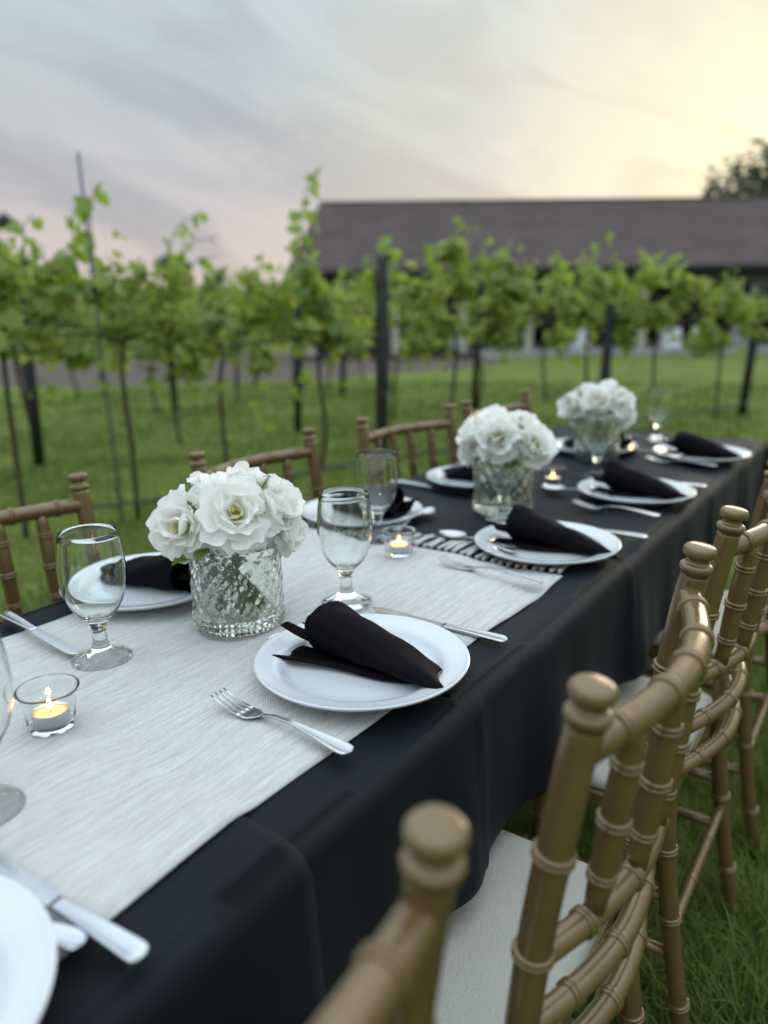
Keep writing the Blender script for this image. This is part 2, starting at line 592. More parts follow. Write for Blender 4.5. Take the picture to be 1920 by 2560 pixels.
def build_grass(name, n, r0, r1, wid, hg, seed, az=(-36, 36)):
    g = np.random.default_rng(seed)
    r = r0 * (r1 / r0) ** g.random(n)
    th = np.radians(g.uniform(az[0], az[1], n))
    x, y = r * np.sin(th), r * np.cos(th)
    # tufts
    x += g.normal(0, 0.010 * r, n); y += g.normal(0, 0.010 * r, n)
    patch = 0.5 + 0.5 * np.sin(x * 3.1 + 2 * np.sin(y * 2.3)) * np.cos(y * 2.7 + np.sin(x * 1.9))
    h = hg * g.uniform(0.45, 1.25, n) * (0.65 + 0.6 * patch)
    w = wid * np.maximum(1.0, r / 1.6) * g.uniform(0.7, 1.3, n)
    yaw = g.uniform(0, 2 * np.pi, n)
    lean = g.uniform(0.1, 1.15, n)
    z0 = hgt(x, y)
    dx, dy = np.cos(yaw), np.sin(yaw)
    sx, sy = -dy, dx
    V = np.zeros((n, 7, 3))
    for k, (t, ww) in enumerate(((0, 1.0), (0.4, 0.9), (0.75, 0.6))):
        f = lean * t * t * h
        for q, sg in enumerate((-1, 1)):
            V[:, 2 * k + q, 0] = x + dx * f + sg * sx * w * ww * 0.5
            V[:, 2 * k + q, 1] = y + dy * f + sg * sy * w * ww * 0.5
            V[:, 2 * k + q, 2] = z0 - 0.005 + h * t * (1 - 0.28 * lean * t)
    V[:, 6, 0] = x + dx * lean * h
    V[:, 6, 1] = y + dy * lean * h
    V[:, 6, 2] = z0 + h * (1 - 0.32 * lean)
    base = (np.arange(n) * 7)[:, None]
    tri = np.array([[0, 1, 3], [0, 3, 2], [2, 3, 5], [2, 5, 4], [4, 5, 6]])
    Tn = (base[:, :, None] + tri[None]).reshape(-1, 3)
    o = obj(name, fast_mesh(name, V.reshape(-1, 3), tris=Tn, mat=M_grass))
    tag(o, kind='stuff')
    return o


tag(build_grass('grass', 70000, 0.5, 3.6, 0.0032, 0.105, 3, (-38, 62)), 'long green grass blades around the chair legs')
tag(build_grass('grass', 65000, 3.2, 13.0, 0.0030, 0.045, 4), 'mown green grass between the vine rows')

# ------------------------------------------------------------------ barn
def build_barn():
    b = empty('pavilion', (9, 33, -0.9))
    tag(b, 'long open pavilion with brown shingle roof behind the vineyard', 'pavilion')
    inv = Matrix.Translation((-9, -33, 0.9))

    def part(name, VF, mat, parent=b, smooth=False):
        o = obj(name, mesh(name, VF[0], VF[1], smooth, mat), parent)
        if parent is b:
            o.matrix_parent_inverse = inv
        return o
    e0, e1 = np.array([-3.5, 30.0]), np.array([26.0, 30.9])
    r0, r1 = np.array([-2.75, 38.0]), np.array([24.5, 38.9])
    k0, k1 = np.array([-3.5, 46.0]), np.array([26.0, 46.9])
    ez, rz = 2.50, 5.78

    def q3(p, z):
        return np.array([p[0], p[1], z])

    def slope(a0, a1, c0, c1):
        # courses of shingles, each a step proud of the next
        rows, V, F = 26, [], []
        for i in range(rows):
            t0, t1 = i / rows, (i + 1) / rows
            for t, dz in ((t0, 0.035), (t1, 0.0)):
                V.append(q3(a0, ez) * (1 - t) + q3(c0, rz) * t + np.array([0, 0, dz]))
                V.append(q3(a1, ez) * (1 - t) + q3(c1, rz) * t + np.array([0, 0, dz]))
            o = 4 * i
            F.append((o, o + 1, o + 3, o + 2))
            if i:
                F.append((o - 2, o - 1, o + 1, o))
        return V, F
    rf = part('roof', join(slope(e0, e1, r0, r1)), M_roof)
    part('roof', join(slope(k1, k0, r1, r0)), M_roof)
    part('gable', ([q3(e0, ez), q3(r0, rz), q3(k0, ez)], [(0, 1, 2)]), M_fascia)
    part('gable', ([q3(e1, ez), q3(k1, ez), q3(r1, rz)], [(0, 1, 2)]), M_fascia)
    part('ridge_cap', tube([q3(r0, rz + 0.03), q3(r1, rz + 0.03)], 0.09, 8), M_roof)
    part('soffit', ([q3(e0, ez - .14), q3(e1, ez - .14), q3(k1, ez - .14), q3(k0, ez - .14)], [(0, 3, 2, 1)]), M_fascia)
    d = (e1 - e0) / np.linalg.norm(e1 - e0)

    def beam(p0, p1, z, th, hh):
        mid = (p0 + p1) / 2
        L = np.linalg.norm(p1 - p0)
        V, F = box(0, 0, 0, L, th, hh)
        ang = math.atan2(*(p1 - p0)[::-1])
        c, s = math.cos(ang), math.sin(ang)
        return [(mid[0] + x * c - y * s, mid[1] + x * s + y * c, z + w) for x, y, w in V], F
    part('fascia', beam(e0 + (0, -.03), e1 + (0, -.03), ez - 0.06, 0.05, 0.20), M_fascia)
    part('header_beam', beam(e0 + (.5, .45), e1 + (-.5, .45), ez - 0.50, 0.2, 0.42), M_header)
    part('slab', beam(e0 + (7.0, 4.0), e1 + (-.3, 4.0), -0.84, 7.2, 0.50), M_conc)
    part('slab', beam(e0 + (.4, 4.2), e0 + (6.8, 4.4), -0.86, 7.2, 0.40), M_gravel)
    part('back_wall', beam(e0 + (.5, 11.0), e1 + (-.5, 11.0), 0.85, 0.2, 3.2), M_dark)
    part('side_wall', beam(e0 + (.6, 3.0), e0 + (.65, 11.0), 0.85, 0.2, 3.2), M_dark)
    for x in (-2.7, 0.55, 3.2, 5.75, 10.2, 14.6, 19.0, 23.4):
        y = 30.55 + (x + 3.5) * 0.0305
        part('column', box(x, y, 0.62, 0.30, 0.30, 2.55), M_col)
    # bands of dark glazed doors in the back
    for k in range(9):
        x = 0.3 + k * 2.6
        f = part('window', box(x, 40.0 + k * .08, 0.85, 2.1, 0.08, 1.9), M_fascia)
        g = obj('pane', mesh('pane', *box(x, 39.94 + k * .08, 0.85, 1.86, 0.03, 1.66), False,
                             princ('window_glass', (0.06, 0.085, 0.11), 0.15) if k == 0 else bpy.data.materials['window_glass']), f)
    # white tables standing under the roof
    spots = [(8.1, 32.2, 0.8), (11.6, 31.6, 0.8), (12.75, 31.1, 1.0), (3.2, 33.0, 0.7), (15.2, 33.5, 0.8)]
    words = ['round table under white cloth between pavilion columns', 'low white clothed table beside the pale right pavilion column',
             'largest white draped table at far right of the pavilion', 'small white draped table deep in the shade of the pavilion',
             'white draped table at the hidden end of the pavilion']
    for (x, y, w), lab in zip(spots, words):
        t = obj('draped_table', mesh('draped_table', *lathe([(0, .76), (w * .48, .76), (w * .5, .74), (w * .53, .3), (w * .58, .0)], 20), True, M_linen),
                None, (x, y, -0.59))
        tag(t, lab, 'table', 'white tables in the pavilion')


build_barn()

# ------------------------------------------------------------------ leaves
LEAF_OUT = np.array([(0, 0), (.30, -.16), (.52, .08), (.38, .34), (.50, .62), (.24, .66), (0, 1.0), (-.24, .66), (-.50, .62), (-.38, .34), (-.52, .08), (-.30, -.16)])
LEAF_V = np.array([(0, .38, .05)] + [(x, y, -.22 * abs(x) - .10 * max(0, y - .5)) for x, y in LEAF_OUT])
LEAF_T = np.array([(0, 1 + i, 1 + (i + 1) % 12) for i in range(12)])


def leaf_cloud(P, size, up, g, tilt=0.9):
    """array of leaves at points P; up = mean normal per leaf"""
    n = len(P)
    nr = up + g.normal(0, tilt, (n, 3))
    nr /= np.linalg.norm(nr, axis=1, keepdims=True)
    tip = g.normal(0, 1, (n, 3)); tip[:, 2] -= 0.8
    tip -= nr * np.sum(nr * tip, 1, keepdims=True)
    tip /= np.linalg.norm(tip, axis=1, keepdims=True)
    sd = np.cross(tip, nr)
    s = (size * g.uniform(0.6, 1.2, n))[:, None, None]
    L = LEAF_V[None]
    V = P[:, None] + s * (L[..., 0:1] * sd[:, None] + L[..., 1:2] * tip[:, None] + L[..., 2:3] * nr[:, None])
    Tn = (np.arange(n) * len(LEAF_V))[:, None, None] + LEAF_T[None]
    return V.reshape(-1, 3), Tn.reshape(-1, 3)


LEAF_ME = fast_mesh('leaf', LEAF_V * [1, 1, 1], tris=LEAF_T, mat=M_leaf2)

RV = np.array([0.806, 0.592]); RN = np.array([-0.592, 0.806])


def row_pt(s, d, z=0.0):
    p = RV * s + RN * d
    return np.array([p[0], p[1], z + float(hgt(p[0], p[1]))])


def vine(s, d, label, nleaf, zc, hz, half, shoots=(), seed=0, leaf=0.10, trunk_r=0.0135, lean=0.0, arch=0.5):
    g = np.random.default_rng(seed)
    base = row_pt(s, d)
    v = empty('grape_vine', tuple(base))
    tag(v, label, 'grape vine', 'grape vines in the vineyard rows')
    rot = math.atan2(RV[1], RV[0])
    v.rotation_euler.z = rot
    # local x along the row, y across, z up
    zt = zc - hz * 0.55
    path = smooth_path([(0, 0, 0), (lean * .4 + g.normal(0, .02), g.normal(0, .02), zt * .4), (lean + g.normal(0, .02), 0, zt * .8), (lean + .02, 0, zt)], 10)
    obj('trunk', mesh('trunk', *tube(path, [trunk_r * (1.25 - .4 * i / 9) for i in range(10)], 8), True, M_bark), v)
    for sg in (-1, 1):
        arm = smooth_path([(lean, 0, zt), (lean + sg * half * .4, g.normal(0, .02), zt + .05), (lean + sg * half, g.normal(0, .03), zt + .03)], 8)
        obj('cordon', mesh('cordon', *tube(arm, [trunk_r * (.8 - .06 * i) for i in range(8)], 6), True, M_bark), v)
    # foliage: clumps with uneven outline
    nc = max(9, int(half * 22))
    C = np.stack([g.uniform(-half, half, nc), g.normal(0, .10, nc), zc + g.uniform(-.8, .75, nc) * hz], 1)
    C[:, 2] += arch * hz * (0.4 - np.abs(C[:, 0]) / half)
    k = g.integers(0, nc, nleaf)
    rad = g.uniform(.06, .16, nc)[k][:, None]
    off = g.normal(0, 1, (nleaf, 3)); off /= np.linalg.norm(off, axis=1, keepdims=True)
    P = C[k] + off * rad * np.sqrt(g.random((nleaf, 1)))
    hang = g.random(nleaf) < .07
    P[hang, 2] -= g.uniform(.05, .35, hang.sum())
    sizes = np.full(nleaf, leaf) * g.uniform(.65, 1.1, nleaf)
    tips, tsz = [], []
    for _ in range(9):
        b0 = np.array([g.uniform(-half, half), g.normal(0, .08), zc + g.uniform(.1, .7) * hz])
        dv = np.array([g.normal(0, .16), g.normal(0, .10), g.uniform(.12, .34)])
        for t in np.linspace(.1, 1, 8):
            tips.append(b0 + dv * t + np.array([.06 * t * t * np.sign(dv[0]), 0, -.05 * t * t]) + g.normal(0, .014, 3)); tsz.append(leaf * (.85 - .5 * t))
    P = np.vstack([P, tips]); sizes = np.concatenate([sizes, tsz]); off = np.vstack([off, g.normal(0, .6, (len(tips), 3))])
    V, Tn = leaf_cloud(P, sizes, off * .7 + np.array([0, -.25, .75]), g, .55)
    f = obj('foliage', fast_mesh('foliage', V, tris=Tn, mat=M_leaf), v)
    tag(f, kind='stuff')
    for pts, nl, ls in shoots:
        sp_ = smooth_path(pts, 14)
        so = obj('shoot', mesh('shoot', *tube(sp_, [.006 - .0003 * i for i in range(14)], 5), True, M_cane), v)
        for q in range(nl):
            t = (q + .6) / nl
            p = sp_[min(13, int(t * 13))]
            yaw = g.uniform(0, 6.28)
            size = ls * (1.15 - .65 * t) * g.uniform(.75, 1.2)
            out_ = np.array([math.cos(yaw), math.sin(yaw), 0]) * size * .55
            o = obj('leaf', LEAF_ME, so, tuple(p + out_), (g.uniform(-1.5, -.5), g.uniform(-.4, .4), yaw + g.uniform(-.6, .6)), (size,) * 3)
    return v


def upshoot(x0, z0, dx, h, bend=0.0, y=0.0):
    return [(x0, y, z0), (x0 + dx * .3, y + .02, z0 + h * .4), (x0 + dx * .7 , y, z0 + h * .8), (x0 + dx + bend, y - .03, z0 + h)]


vA = 4.5
vine(0.83, vA, 'leafy vine at the left edge above the left chair', 260, 1.27, .26, .40,
     [(upshoot(.0, 1.45, -.03, .32, -.05), 6, .11), (upshoot(.18, 1.45, .02, .26, .04), 5, .11), (upshoot(-.25, 1.45, -.05, .2), 4, .11), (upshoot(.30, 1.4, .10, .16), 4, .11)], 1, .10)
vine(1.46, vA, 'vine trained up the thin stake with tallest large leaves at left', 290, 1.22, .30, .46,
     [(upshoot(-.10, 1.40, .03, .50, .06), 8, .14), (upshoot(-.20, 1.42, .02, .34), 6, .13), (upshoot(.26, 1.32, .20, .46, .10), 10, .115),
      (upshoot(.36, 1.35, .12, .30, .16), 6, .11), (upshoot(-.33, 1.35, -.04, .22), 4, .12)], 2, .10)
vine(2.08, vA, 'low leafy vine between the stake and the long climbing shoot', 250, 1.12, .28, .45,
     [(upshoot(-.2, 1.32, .10, .22, .10), 5, .11), (upshoot(.2, 1.30, .04, .18, .05), 4, .11)], 8, .10)
vine(2.72, vA, 'vine whose long shoot climbs beside the left end of the roof', 350, 1.15, .30, .50,
     [(upshoot(-.06, 1.25, .10, .86, .10), 14, .125), (upshoot(.02, 1.3, .05, .5, .03), 7, .115), (upshoot(-.35, 1.3, .02, .26), 4, .11),
      (upshoot(.40, 1.35, .1, .25, .08), 6, .11)], 3, .10, .015, .05)
vine(3.98, vA, 'bushiest vine with rounded crown right of the central post', 720, 1.27, .42, .58,
     [(upshoot(.02, 1.5, .02, .36, .03), 7, .115), (upshoot(-.55, 1.42, -.06, .28), 6, .115), (upshoot(.40, 1.45, .18, .22, .10), 7, .115), (upshoot(-.25, 1.5, -.02, .18), 4, .11), (upshoot(.25, 1.5, .06, .22), 5, .11)], 4, .10)
vine(5.55, vA, 'vine with one upright tip in front of the pavilion eave', 440, 1.27, .34, .50,
     [(upshoot(.08, 1.4, .06, .42, .05), 7, .12), (upshoot(-.38, 1.4, -.06, .24), 6, .115), (upshoot(.3, 1.4, .04, .18), 4, .11)], 5, .10)
vine(6.60, vA, 'rounded vine in front of the pavilion roof on the right', 420, 1.27, .33, .48,
     [(upshoot(.1, 1.45, .05, .22), 5, .115), (upshoot(.3, 1.4, .08, .2), 5, .115), (upshoot(-.2, 1.45, .0, .2), 5, .115)], 6, .10)
vine(7.72, vA, 'last low vine at the right end of its row by the white table', 350, 1.12, .24, .60, [(upshoot(.4, 1.1, .4, .08), 6, .11)], 7, .10)

back_rows = [
    (6.85, .2, 360, {1: 'second-row vine behind the dark post at far left', 2: 'second-row vine under the arching shoots left of centre', 3: 'second-row vine behind the foot of the long climbing shoot',
                     4: 'second-row vine just behind the central post', 5: 'second-row vine behind the bushiest vine', 6: 'second-row vine in the gap right of the bushiest vine',
                     7: 'second-row vine behind the vine with one upright tip'}),
    (9.3, .8, 270, {1: 'third-row vine at the left edge beyond the dark post', 2: 'third-row vine beyond the thin stake', 3: 'third-row vine below the round dark tree', 4: 'third-row vine below the left end of the roof',
                    5: 'third-row vine glimpsed beside the central post'}),
    (11.6, .5, 220, {2: 'farthest-row vine at left beyond the thin stake', 3: 'farthest-row vine left of the round dark tree', 4: 'farthest-row vine right of the round dark tree', 5: 'farthest-row vine in front of the roof corner',
                     6: 'farthest-row vine beyond the central post'})]
for ri, (d, s0, nl, labs) in enumerate(back_rows):
    for k, lab in labs.items():
        s = s0 + 1.25 * k + 0.1 * math.sin(k * 3.1 + ri)
        o = vine(s, d, lab, nl, 1.20 + .04 * math.sin(k * 2.2), .34, .68,
                 [(upshoot(.1 * math.sin(k), 1.45, .05, .22 + .1 * math.cos(k * 1.7)), 4, .11)], 50 + 20 * ri + k, .105, .015, .10 * math.sin(k * 5))

# posts, stake, wires, hose
def post(s, d, h, label, r=0.047):
    o = empty('vineyard_post', tuple(row_pt(s, d)), (0, .035 + .02 * math.sin(s * 7), 0))
    tag(o, label, 'post', 'dark vineyard posts')
    obj('post_shaft', mesh('post_shaft', *lathe([(0, -.05), (r, -.05), (r * .97, h * .5), (r * .95, h - .01), (r * .85, h), (0, h)], 14), True, M_post), o)
    for z in (.62, 1.02, 1.38):
        if z < h:
            obj('wire_clip', mesh('wire_clip', *lathe([(r * 1.12, z - .008), (r * 1.18, z), (r * 1.12, z + .008), (r * .97, z + .008), (r * .97, z - .008)], 12, True), True, M_hose), o)
    return o


post(3.29, vA, 1.57, 'tall dark vineyard post standing clear at the centre of the front row')
post(5.78, vA, 1.22, 'dark vineyard post rising behind the farthest bouquet')
post(8.25, vA, 1.4, 'dark vineyard post at the right end of the front row')
post(1.42, 6.75, 1.55, 'dark vineyard post at far left behind the left chair')
post(3.92, 6.80, 1.55, 'dark vineyard post of the second row left of the central post', .04)
post(6.4, 6.85, 1.5, 'dark vineyard post of the second row right of the central post', .04)
post(3.65, 9.40, 1.55, 'dark slim vineyard post in the third row', .04)
post(6.2, 9.40, 1.55, 'slim vineyard post in the third row further along', .04)
post(3.50, 11.75, 1.55, 'farthest dark vineyard post on the left by the gravel track', .04)
post(6.0, 11.75, 1.55, 'farthest dark vineyard post near the pavilion', .04)

st = obj('vine_stake', mesh('vine_stake', *tube([(0, 0, -.05), (-.012, -.01, .8), (-.020, -.02, 2.03)], [.011, .010, .009], 8), True, princ('weathered_stake', (.13, .13, .13), .8, noise=(20, .3))), None, tuple(row_pt(1.36, 4.48)))
tag(st, 'thin leaning grey stake rising above the leaves at left', 'stake')

hp = [tuple(row_pt(s, 4.46 + .02 * math.sin(s * 3), .13 + .02 * math.sin(s * 2.4))) for s in np.linspace(-1.5, 8.3, 60)]
tag(obj('irrigation_hose', mesh('irrigation_hose', *tube(hp, .011, 8), True, M_hose)), 'black irrigation hose strung low along the front vine row', 'hose')
for d, nm in ((4.5, 'front'), (6.8, 'second')):
    wp = [tuple(row_pt(s, d, 1.02)) for s in np.linspace(-2, 8.4, 24)]
    tag(obj('trellis_wire', mesh('trellis_wire', *tube(wp, .0025, 5), True, M_hose)), f'thin trellis wire strung along the {nm} vine row', 'wire')

# ------------------------------------------------------------------ distant trees
def tree(x, y, h, w, label, seed, clumps=22, nl=1800, zlow=.35, leaf=.35):
    g = np.random.default_rng(seed)
    z0 = float(hgt(x, y))
    t = empty('tree', (x, y, z0))
    tag(t, label, 'tree', 'trees beyond the vineyard')
    obj('trunk', mesh('trunk', *tube(smooth_path([(0, 0, -.2), (.05 * h * g.normal() * .3, 0, h * .3), (0, 0, h * .75)], 8), [h * .028 * (1.2 - i / 9) for i in range(8)], 8), True, M_bark), t)
    C = g.normal(0, 1, (clumps, 3)); C /= np.linalg.norm(C, axis=1, keepdims=True)
    C *= (g.random((clumps, 1)) ** .45)
    C = C * [w * .5, w * .5, h * (1 - zlow) * .5] + [0, 0, h * (1 + zlow) * .5]
    for k in range(0, clumps, 3):
        obj('limb', mesh('limb', *tube([(0, 0, h * .35), tuple(C[k] * [.5, .5, .8]), tuple(C[k])], [h * .012, h * .008, h * .003], 5), True, M_bark), t)
    k = g.integers(0, clumps, nl)
    off = g.normal(0, 1, (nl, 3)); off /= np.linalg.norm(off, axis=1, keepdims=True)
    P = C[k] + off * (w * g.uniform(.09, .17, clumps)[k])[:, None] * np.sqrt(g.random((nl, 1)))
    V, Tn = leaf_cloud(P, np.full(nl, leaf), off + np.array([0, 0, .4]), g, .6)
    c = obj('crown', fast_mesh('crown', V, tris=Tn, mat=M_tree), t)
    tag(c, kind='stuff')
    return t


tree(34.6, 64.0, 15.6, 18.5, 'large dark tree rising above the roof at far right', 21, 60, 4600, .30, .5)
tree(24.3, 66.0, 9.9, 4.0, 'small tree top just showing over the roof ridge', 23, 12, 700, .4, .4)
tree(-13.6, 56.0, 6.5, 5.0, 'round dark tree above the vines left of the pavilion', 24, 16, 1500, .1, .4)
tree(-10.6, 58.0, 5.6, 4.6, 'low dark tree between the round tree and the roof', 27, 16, 1300, .1, .4)
tree(-27.6, 58.0, 9.6, 5.0, 'dark tree at the left frame edge beyond the vines', 25, 18, 1500, .2, .45)
tree(-22.0, 66.0, 5.0, 7.0, 'wide low dark tree far behind the left vines', 26, 18, 1300, .1, .45)
tree(-17.6, 62.0, 4.4, 6.0, 'low bushy tree between the far left trees', 28, 18, 1100, .05, .4)

g = np.random.default_rng(91)
P = np.stack([g.uniform(-70, 70, 9000), g.uniform(78, 90, 9000), np.zeros(9000)], 1)
P[:, 2] = -1.9 + g.random(9000) * (3.2 + 1.2 * np.sin(P[:, 0] * .21) + .8 * np.sin(P[:, 0] * .57 + 1))
V, Tn = leaf_cloud(P, np.full(9000, .8), np.tile([0, -.5, .8], (9000, 1)), g, .6)
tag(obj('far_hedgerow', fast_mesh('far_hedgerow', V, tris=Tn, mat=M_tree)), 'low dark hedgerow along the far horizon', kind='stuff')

# small bush beside the pavilion slab
g = np.random.default_rng(77)
b = empty('bush', (11.2, 27.0, float(hgt(11.2, 27.0))))
tag(b, 'small green bush in front of the pavilion column at right', 'bush')
off = g.normal(0, 1, (500, 3)); off /= np.linalg.norm(off, axis=1, keepdims=True)
V, Tn = leaf_cloud(np.array([0, 0, .5]) + off * np.array([.85, .6, .5]) * np.sqrt(g.random((500, 1))), np.full(500, .16), off, g, .6)
tag(obj('foliage', fast_mesh('foliage', V, tris=Tn, mat=M_leaf), b), kind='stuff')
obj('stem', mesh('stem', *tube([(0, 0, -.05), (.02, 0, .6)], .03, 6), True, M_bark), b)

# ------------------------------------------------------------------ tables and cloths
N0, N1 = -1.105, -0.375                       # table edges (across)
U_SEAM, U_END = 0.42, 2.80
WR = [(g_ := np.random.default_rng(5)).uniform(-1, 1, 5) for _ in range(26)]


def wrinkle(n, u):
    z = 0.0
    for a, b_, c, d, e in WR:
        z += 0.00015 * e * math.sin((a * 34) * n + (b_ * 26) * u + c * 9)
    for uc, wd, am in ((1.32, .009, .0018), (1.64, .010, .0014), (1.98, .010, .0018), (2.36, .012, .0016), (1.05, .012, .0004)):
        z += am * math.exp(-((u - uc - .05 * math.sin(n * 3)) / wd) ** 2)
    return z


def cloth(u0, u1, drop, z0, out, end0, end1, seed, nu, name, hem_var):
    """black cloth: flat top, rounded edges, folds that grow towards the hem"""
    ph = np.random.default_rng(seed).uniform(0, 6.28, 8)
    rr = 0.022
    aN = np.concatenate([np.linspace(-drop, -0.0, 24), np.linspace(0, N1 - N0, 46)[1:-1], N1 - N0 + np.linspace(0, drop, 24)])
    aU = [u0 + t * (u1 - u0) for t in np.linspace(0, 1, nu)]
    if end1:
        aU += [u1 + e for e in np.linspace(0.004, drop, 22)]
    if end0:
        aU = [u0 - e for e in np.linspace(drop, 0.004, 22)] + aU

    def pos(e):
        """arc length e past the edge start -> (outward, down)"""
        arc = rr * math.pi / 2
        if e <= 0:
            return 0.0, 0.0
        if e < arc:
            t = e / rr
            return rr * math.sin(t), rr * (1 - math.cos(t))
        return rr, rr + e - arc
    V = []
    for a in aN:
        for u in aU:
            ln = -a if a < 0 else max(0.0, a - (N1 - N0))
            sn = -1 if a < 0 else 1
            lu = (u - u1) if u > u1 else (u0 - u if (end0 and u < u0) else 0.0)
            su = 1 if u > u1 else -1
            n_in = min(max(N0 + a, N0 + rr), N1 - rr)
            u_in = min(u, u1 - (rr if end1 else 0)) if u > u0 else (u0 + rr if end0 else u0)
            e = math.hypot(ln, lu)
            o_, dn = pos(e)
            if e > 1e-9:
                dirn, diru = sn * ln / e, su * lu / e
            else:
                dirn = diru = 0.0
            k = min(1.0, max(0.0, dn) / drop)
            arc_s = u if ln >= lu else n_in * 1.0
            fold = (math.sin(arc_s * 17 + ph[0]) * .55 + math.sin(arc_s * 29 + ph[1]) * .35 + math.sin(arc_s * 47 + ph[2]) * .2)
            pressed = sum(math.exp(-((arc_s - uc) / .010) ** 2) for uc in (.74, 1.32, 1.98, 2.36))
            o_ += k * (0.014 + 0.019 * fold) + .0035 * pressed * min(1, e * 25) + out * min(1, e * 30)
            if ln > 0 and lu > 0:
                o_ += 0.05 * k
            z = z0 - dn + hem_var * k * math.sin(arc_s * 5 + ph[3])
            if e <= rr:
                dn_ = min(a, N1 - N0 - a)
                z += wrinkle(N0 + a, u) * (1 - e / rr) * (.25 + .75 * float(smoothstep(0.0, .06, max(0, dn_))))
            V.append((n_in + dirn * o_, u_in + diru * o_, z))
    nu_ = len(aU)
    F = [(i * nu_ + j, (i + 1) * nu_ + j, (i + 1) * nu_ + j + 1, i * nu_ + j + 1) for i in range(len(aN) - 1) for j in range(nu_ - 1)]
    o = obj(name, mesh(name, V, F, True, M_cloth), None, (0, 0, 0), (0, 0, -TA))
    md = o.modifiers.new('thickness', 'SOLIDIFY')
    md.thickness = 0.0012
    md.offset = -1
    return o


tag(cloth(0.10, U_END, .235, T, 0.0, False, True, 1, 260, 'tablecloth', .004), 'long black tablecloth over the far table, creased across its top', 'tablecloth', 'black tablecloths')
tag(cloth(-0.95, U_SEAM, .42, T + .0045, 0.006, False, False, 2, 90, 'tablecloth', .004), 'black tablecloth on the near table, its hem overlapping the longer cloth', 'tablecloth', 'black tablecloths')


def banquet_table(u0, u1, label):
    t = empty('banquet_table', TP((N0 + N1) / 2, (u0 + u1) / 2), (0, 0, -TA))
    tag(t, label, 'table', 'banquet tables end to end')
    w, l = (N1 - N0) - .05, (u1 - u0)
    obj('tabletop', mesh('tabletop', *box(0, 0, T - .032, w, l, .036), False, M_wood), t)
    for sx in (-1, 1):
        for sy in (-1, 1):
            obj('leg', mesh('leg', *tube([(sx * (w / 2 - .08), sy * (l / 2 - .2), 0), (sx * (w / 2 - .08), sy * (l / 2 - .2), T - .05)], .014, 10), True, M_post), t)
    for sy in (-1, 1):
        obj('crossbar', mesh('crossbar', *tube([(-(w / 2 - .08), sy * (l / 2 - .2), .2), ((w / 2 - .08), sy * (l / 2 - .2), .2)], .011, 8), True, M_post), t)
    return t


banquet_table(.47, U_END - .03, 'long far banquet table wholly draped in black under the bouquets')
banquet_table(-1.4, .44, 'near banquet table draped in black under the forwardmost plate')

# runner
RU0, RU1, RN0, RN1 = -0.35, 1.185, -1.022, -0.449


def build_runner():
    root = empty('table_runner', TP((RN0 + RN1) / 2, (RU0 + RU1) / 2, T), (0, 0, -TA))
    tag(root, 'off white woven table runner with fringed end down the near table', 'table runner')
    cx_, cu = (RN0 + RN1) / 2, (RU0 + RU1) / 2
    nu, nn = 170, 60

    def fn(a, b_):
        u = RU0 + (RU1 - RU0) * a
        n = RN0 + (RN1 - RN0) * b_
        e = max(0, abs(b_ - .5) * 2 - .97) / .03
        step = .0045 * (1 - float(smoothstep(U_SEAM - .01, U_SEAM + .02, u)))
        z = .0042 + step + wrinkle(n, u) + .0010 * math.sin(u * 21 + n * 13) * math.sin(n * 24) - .0012 * e
        n += .0012 * math.sin(u * 13) * (b_ - .5) * 2
        far = max(0.0, u - .9)
        z += .0014 * math.sin(u * 60 + 9 * math.sin(n * 11)) * min(1, far * 5)
        return (n - cx_, u - cu, z)
    body = obj('woven_body', mesh('woven_body', *gridmesh(fn, nu, nn), True, M_runner), root)
    md = body.modifiers.new('thickness', 'SOLIDIFY'); md.thickness = .0014; md.offset = 1
    RUN_TZ = .0022
    # fringe: knotted tassels
    def tassel(seed):
        g = np.random.default_rng(seed)
        parts = [lathe([(0, -.004), (.0036, -.001), (.0038, .002), (0, .005)], 8)]
        parts = [([(x, z + .004, y * .0 + .003 + 0 * z + y) for x, y, z in parts[0][0]], parts[0][1])]
        for q in range(5):
            x0 = (q - 2) * .0012
            parts.append(tube(smooth_path([(x0, .004, .003), (x0 * 2.2 + g.normal(0, .0015), .028, .0035), (x0 * 3 + g.normal(0, .003), .058 + g.normal(0, .004), .002)], 6),
                              [.0016, .0019, .0019, .0018, .0015, .0009], 5))
        return mesh('tassel', *join(*parts), True, M_runner)
    variants = [tassel(k) for k in range(5)]
    n_t = 36
    for k in range(n_t):
        n = RN0 + (RN1 - RN0) * (k + .5) / n_t
        o = obj('tassel', variants[k % 5], root, (n - cx_, RU1 - cu, RUN_TZ + wrinkle(n, RU1)), (0, 0, .18 * math.sin(k * 2.7)), (0.85, 1.4, 1.3))


build_runner()

# ------------------------------------------------------------------ chairs
def ring_mesh():
    pr = []
    for zc in (-.0028, .0028):
        for k in range(7):
            a = -math.pi / 2 + math.pi * k / 6
            pr.append((1.0 + .20 * math.cos(a), (zc + .0027 * math.sin(a)) / .0145))
    pr = [(.9, pr[0][1])] + pr + [(.9, pr[-1][1])]
    return mesh('ring', *lathe(pr, 20), True, M_resin)


RING = ring_mesh()


def add_ring(parent, p, d, r):
    d = Vector(d).normalized()
    o = obj('ring', RING, parent, tuple(p), d.to_track_quat('Z', 'Y').to_euler(), (r, r, .0145))
    return o


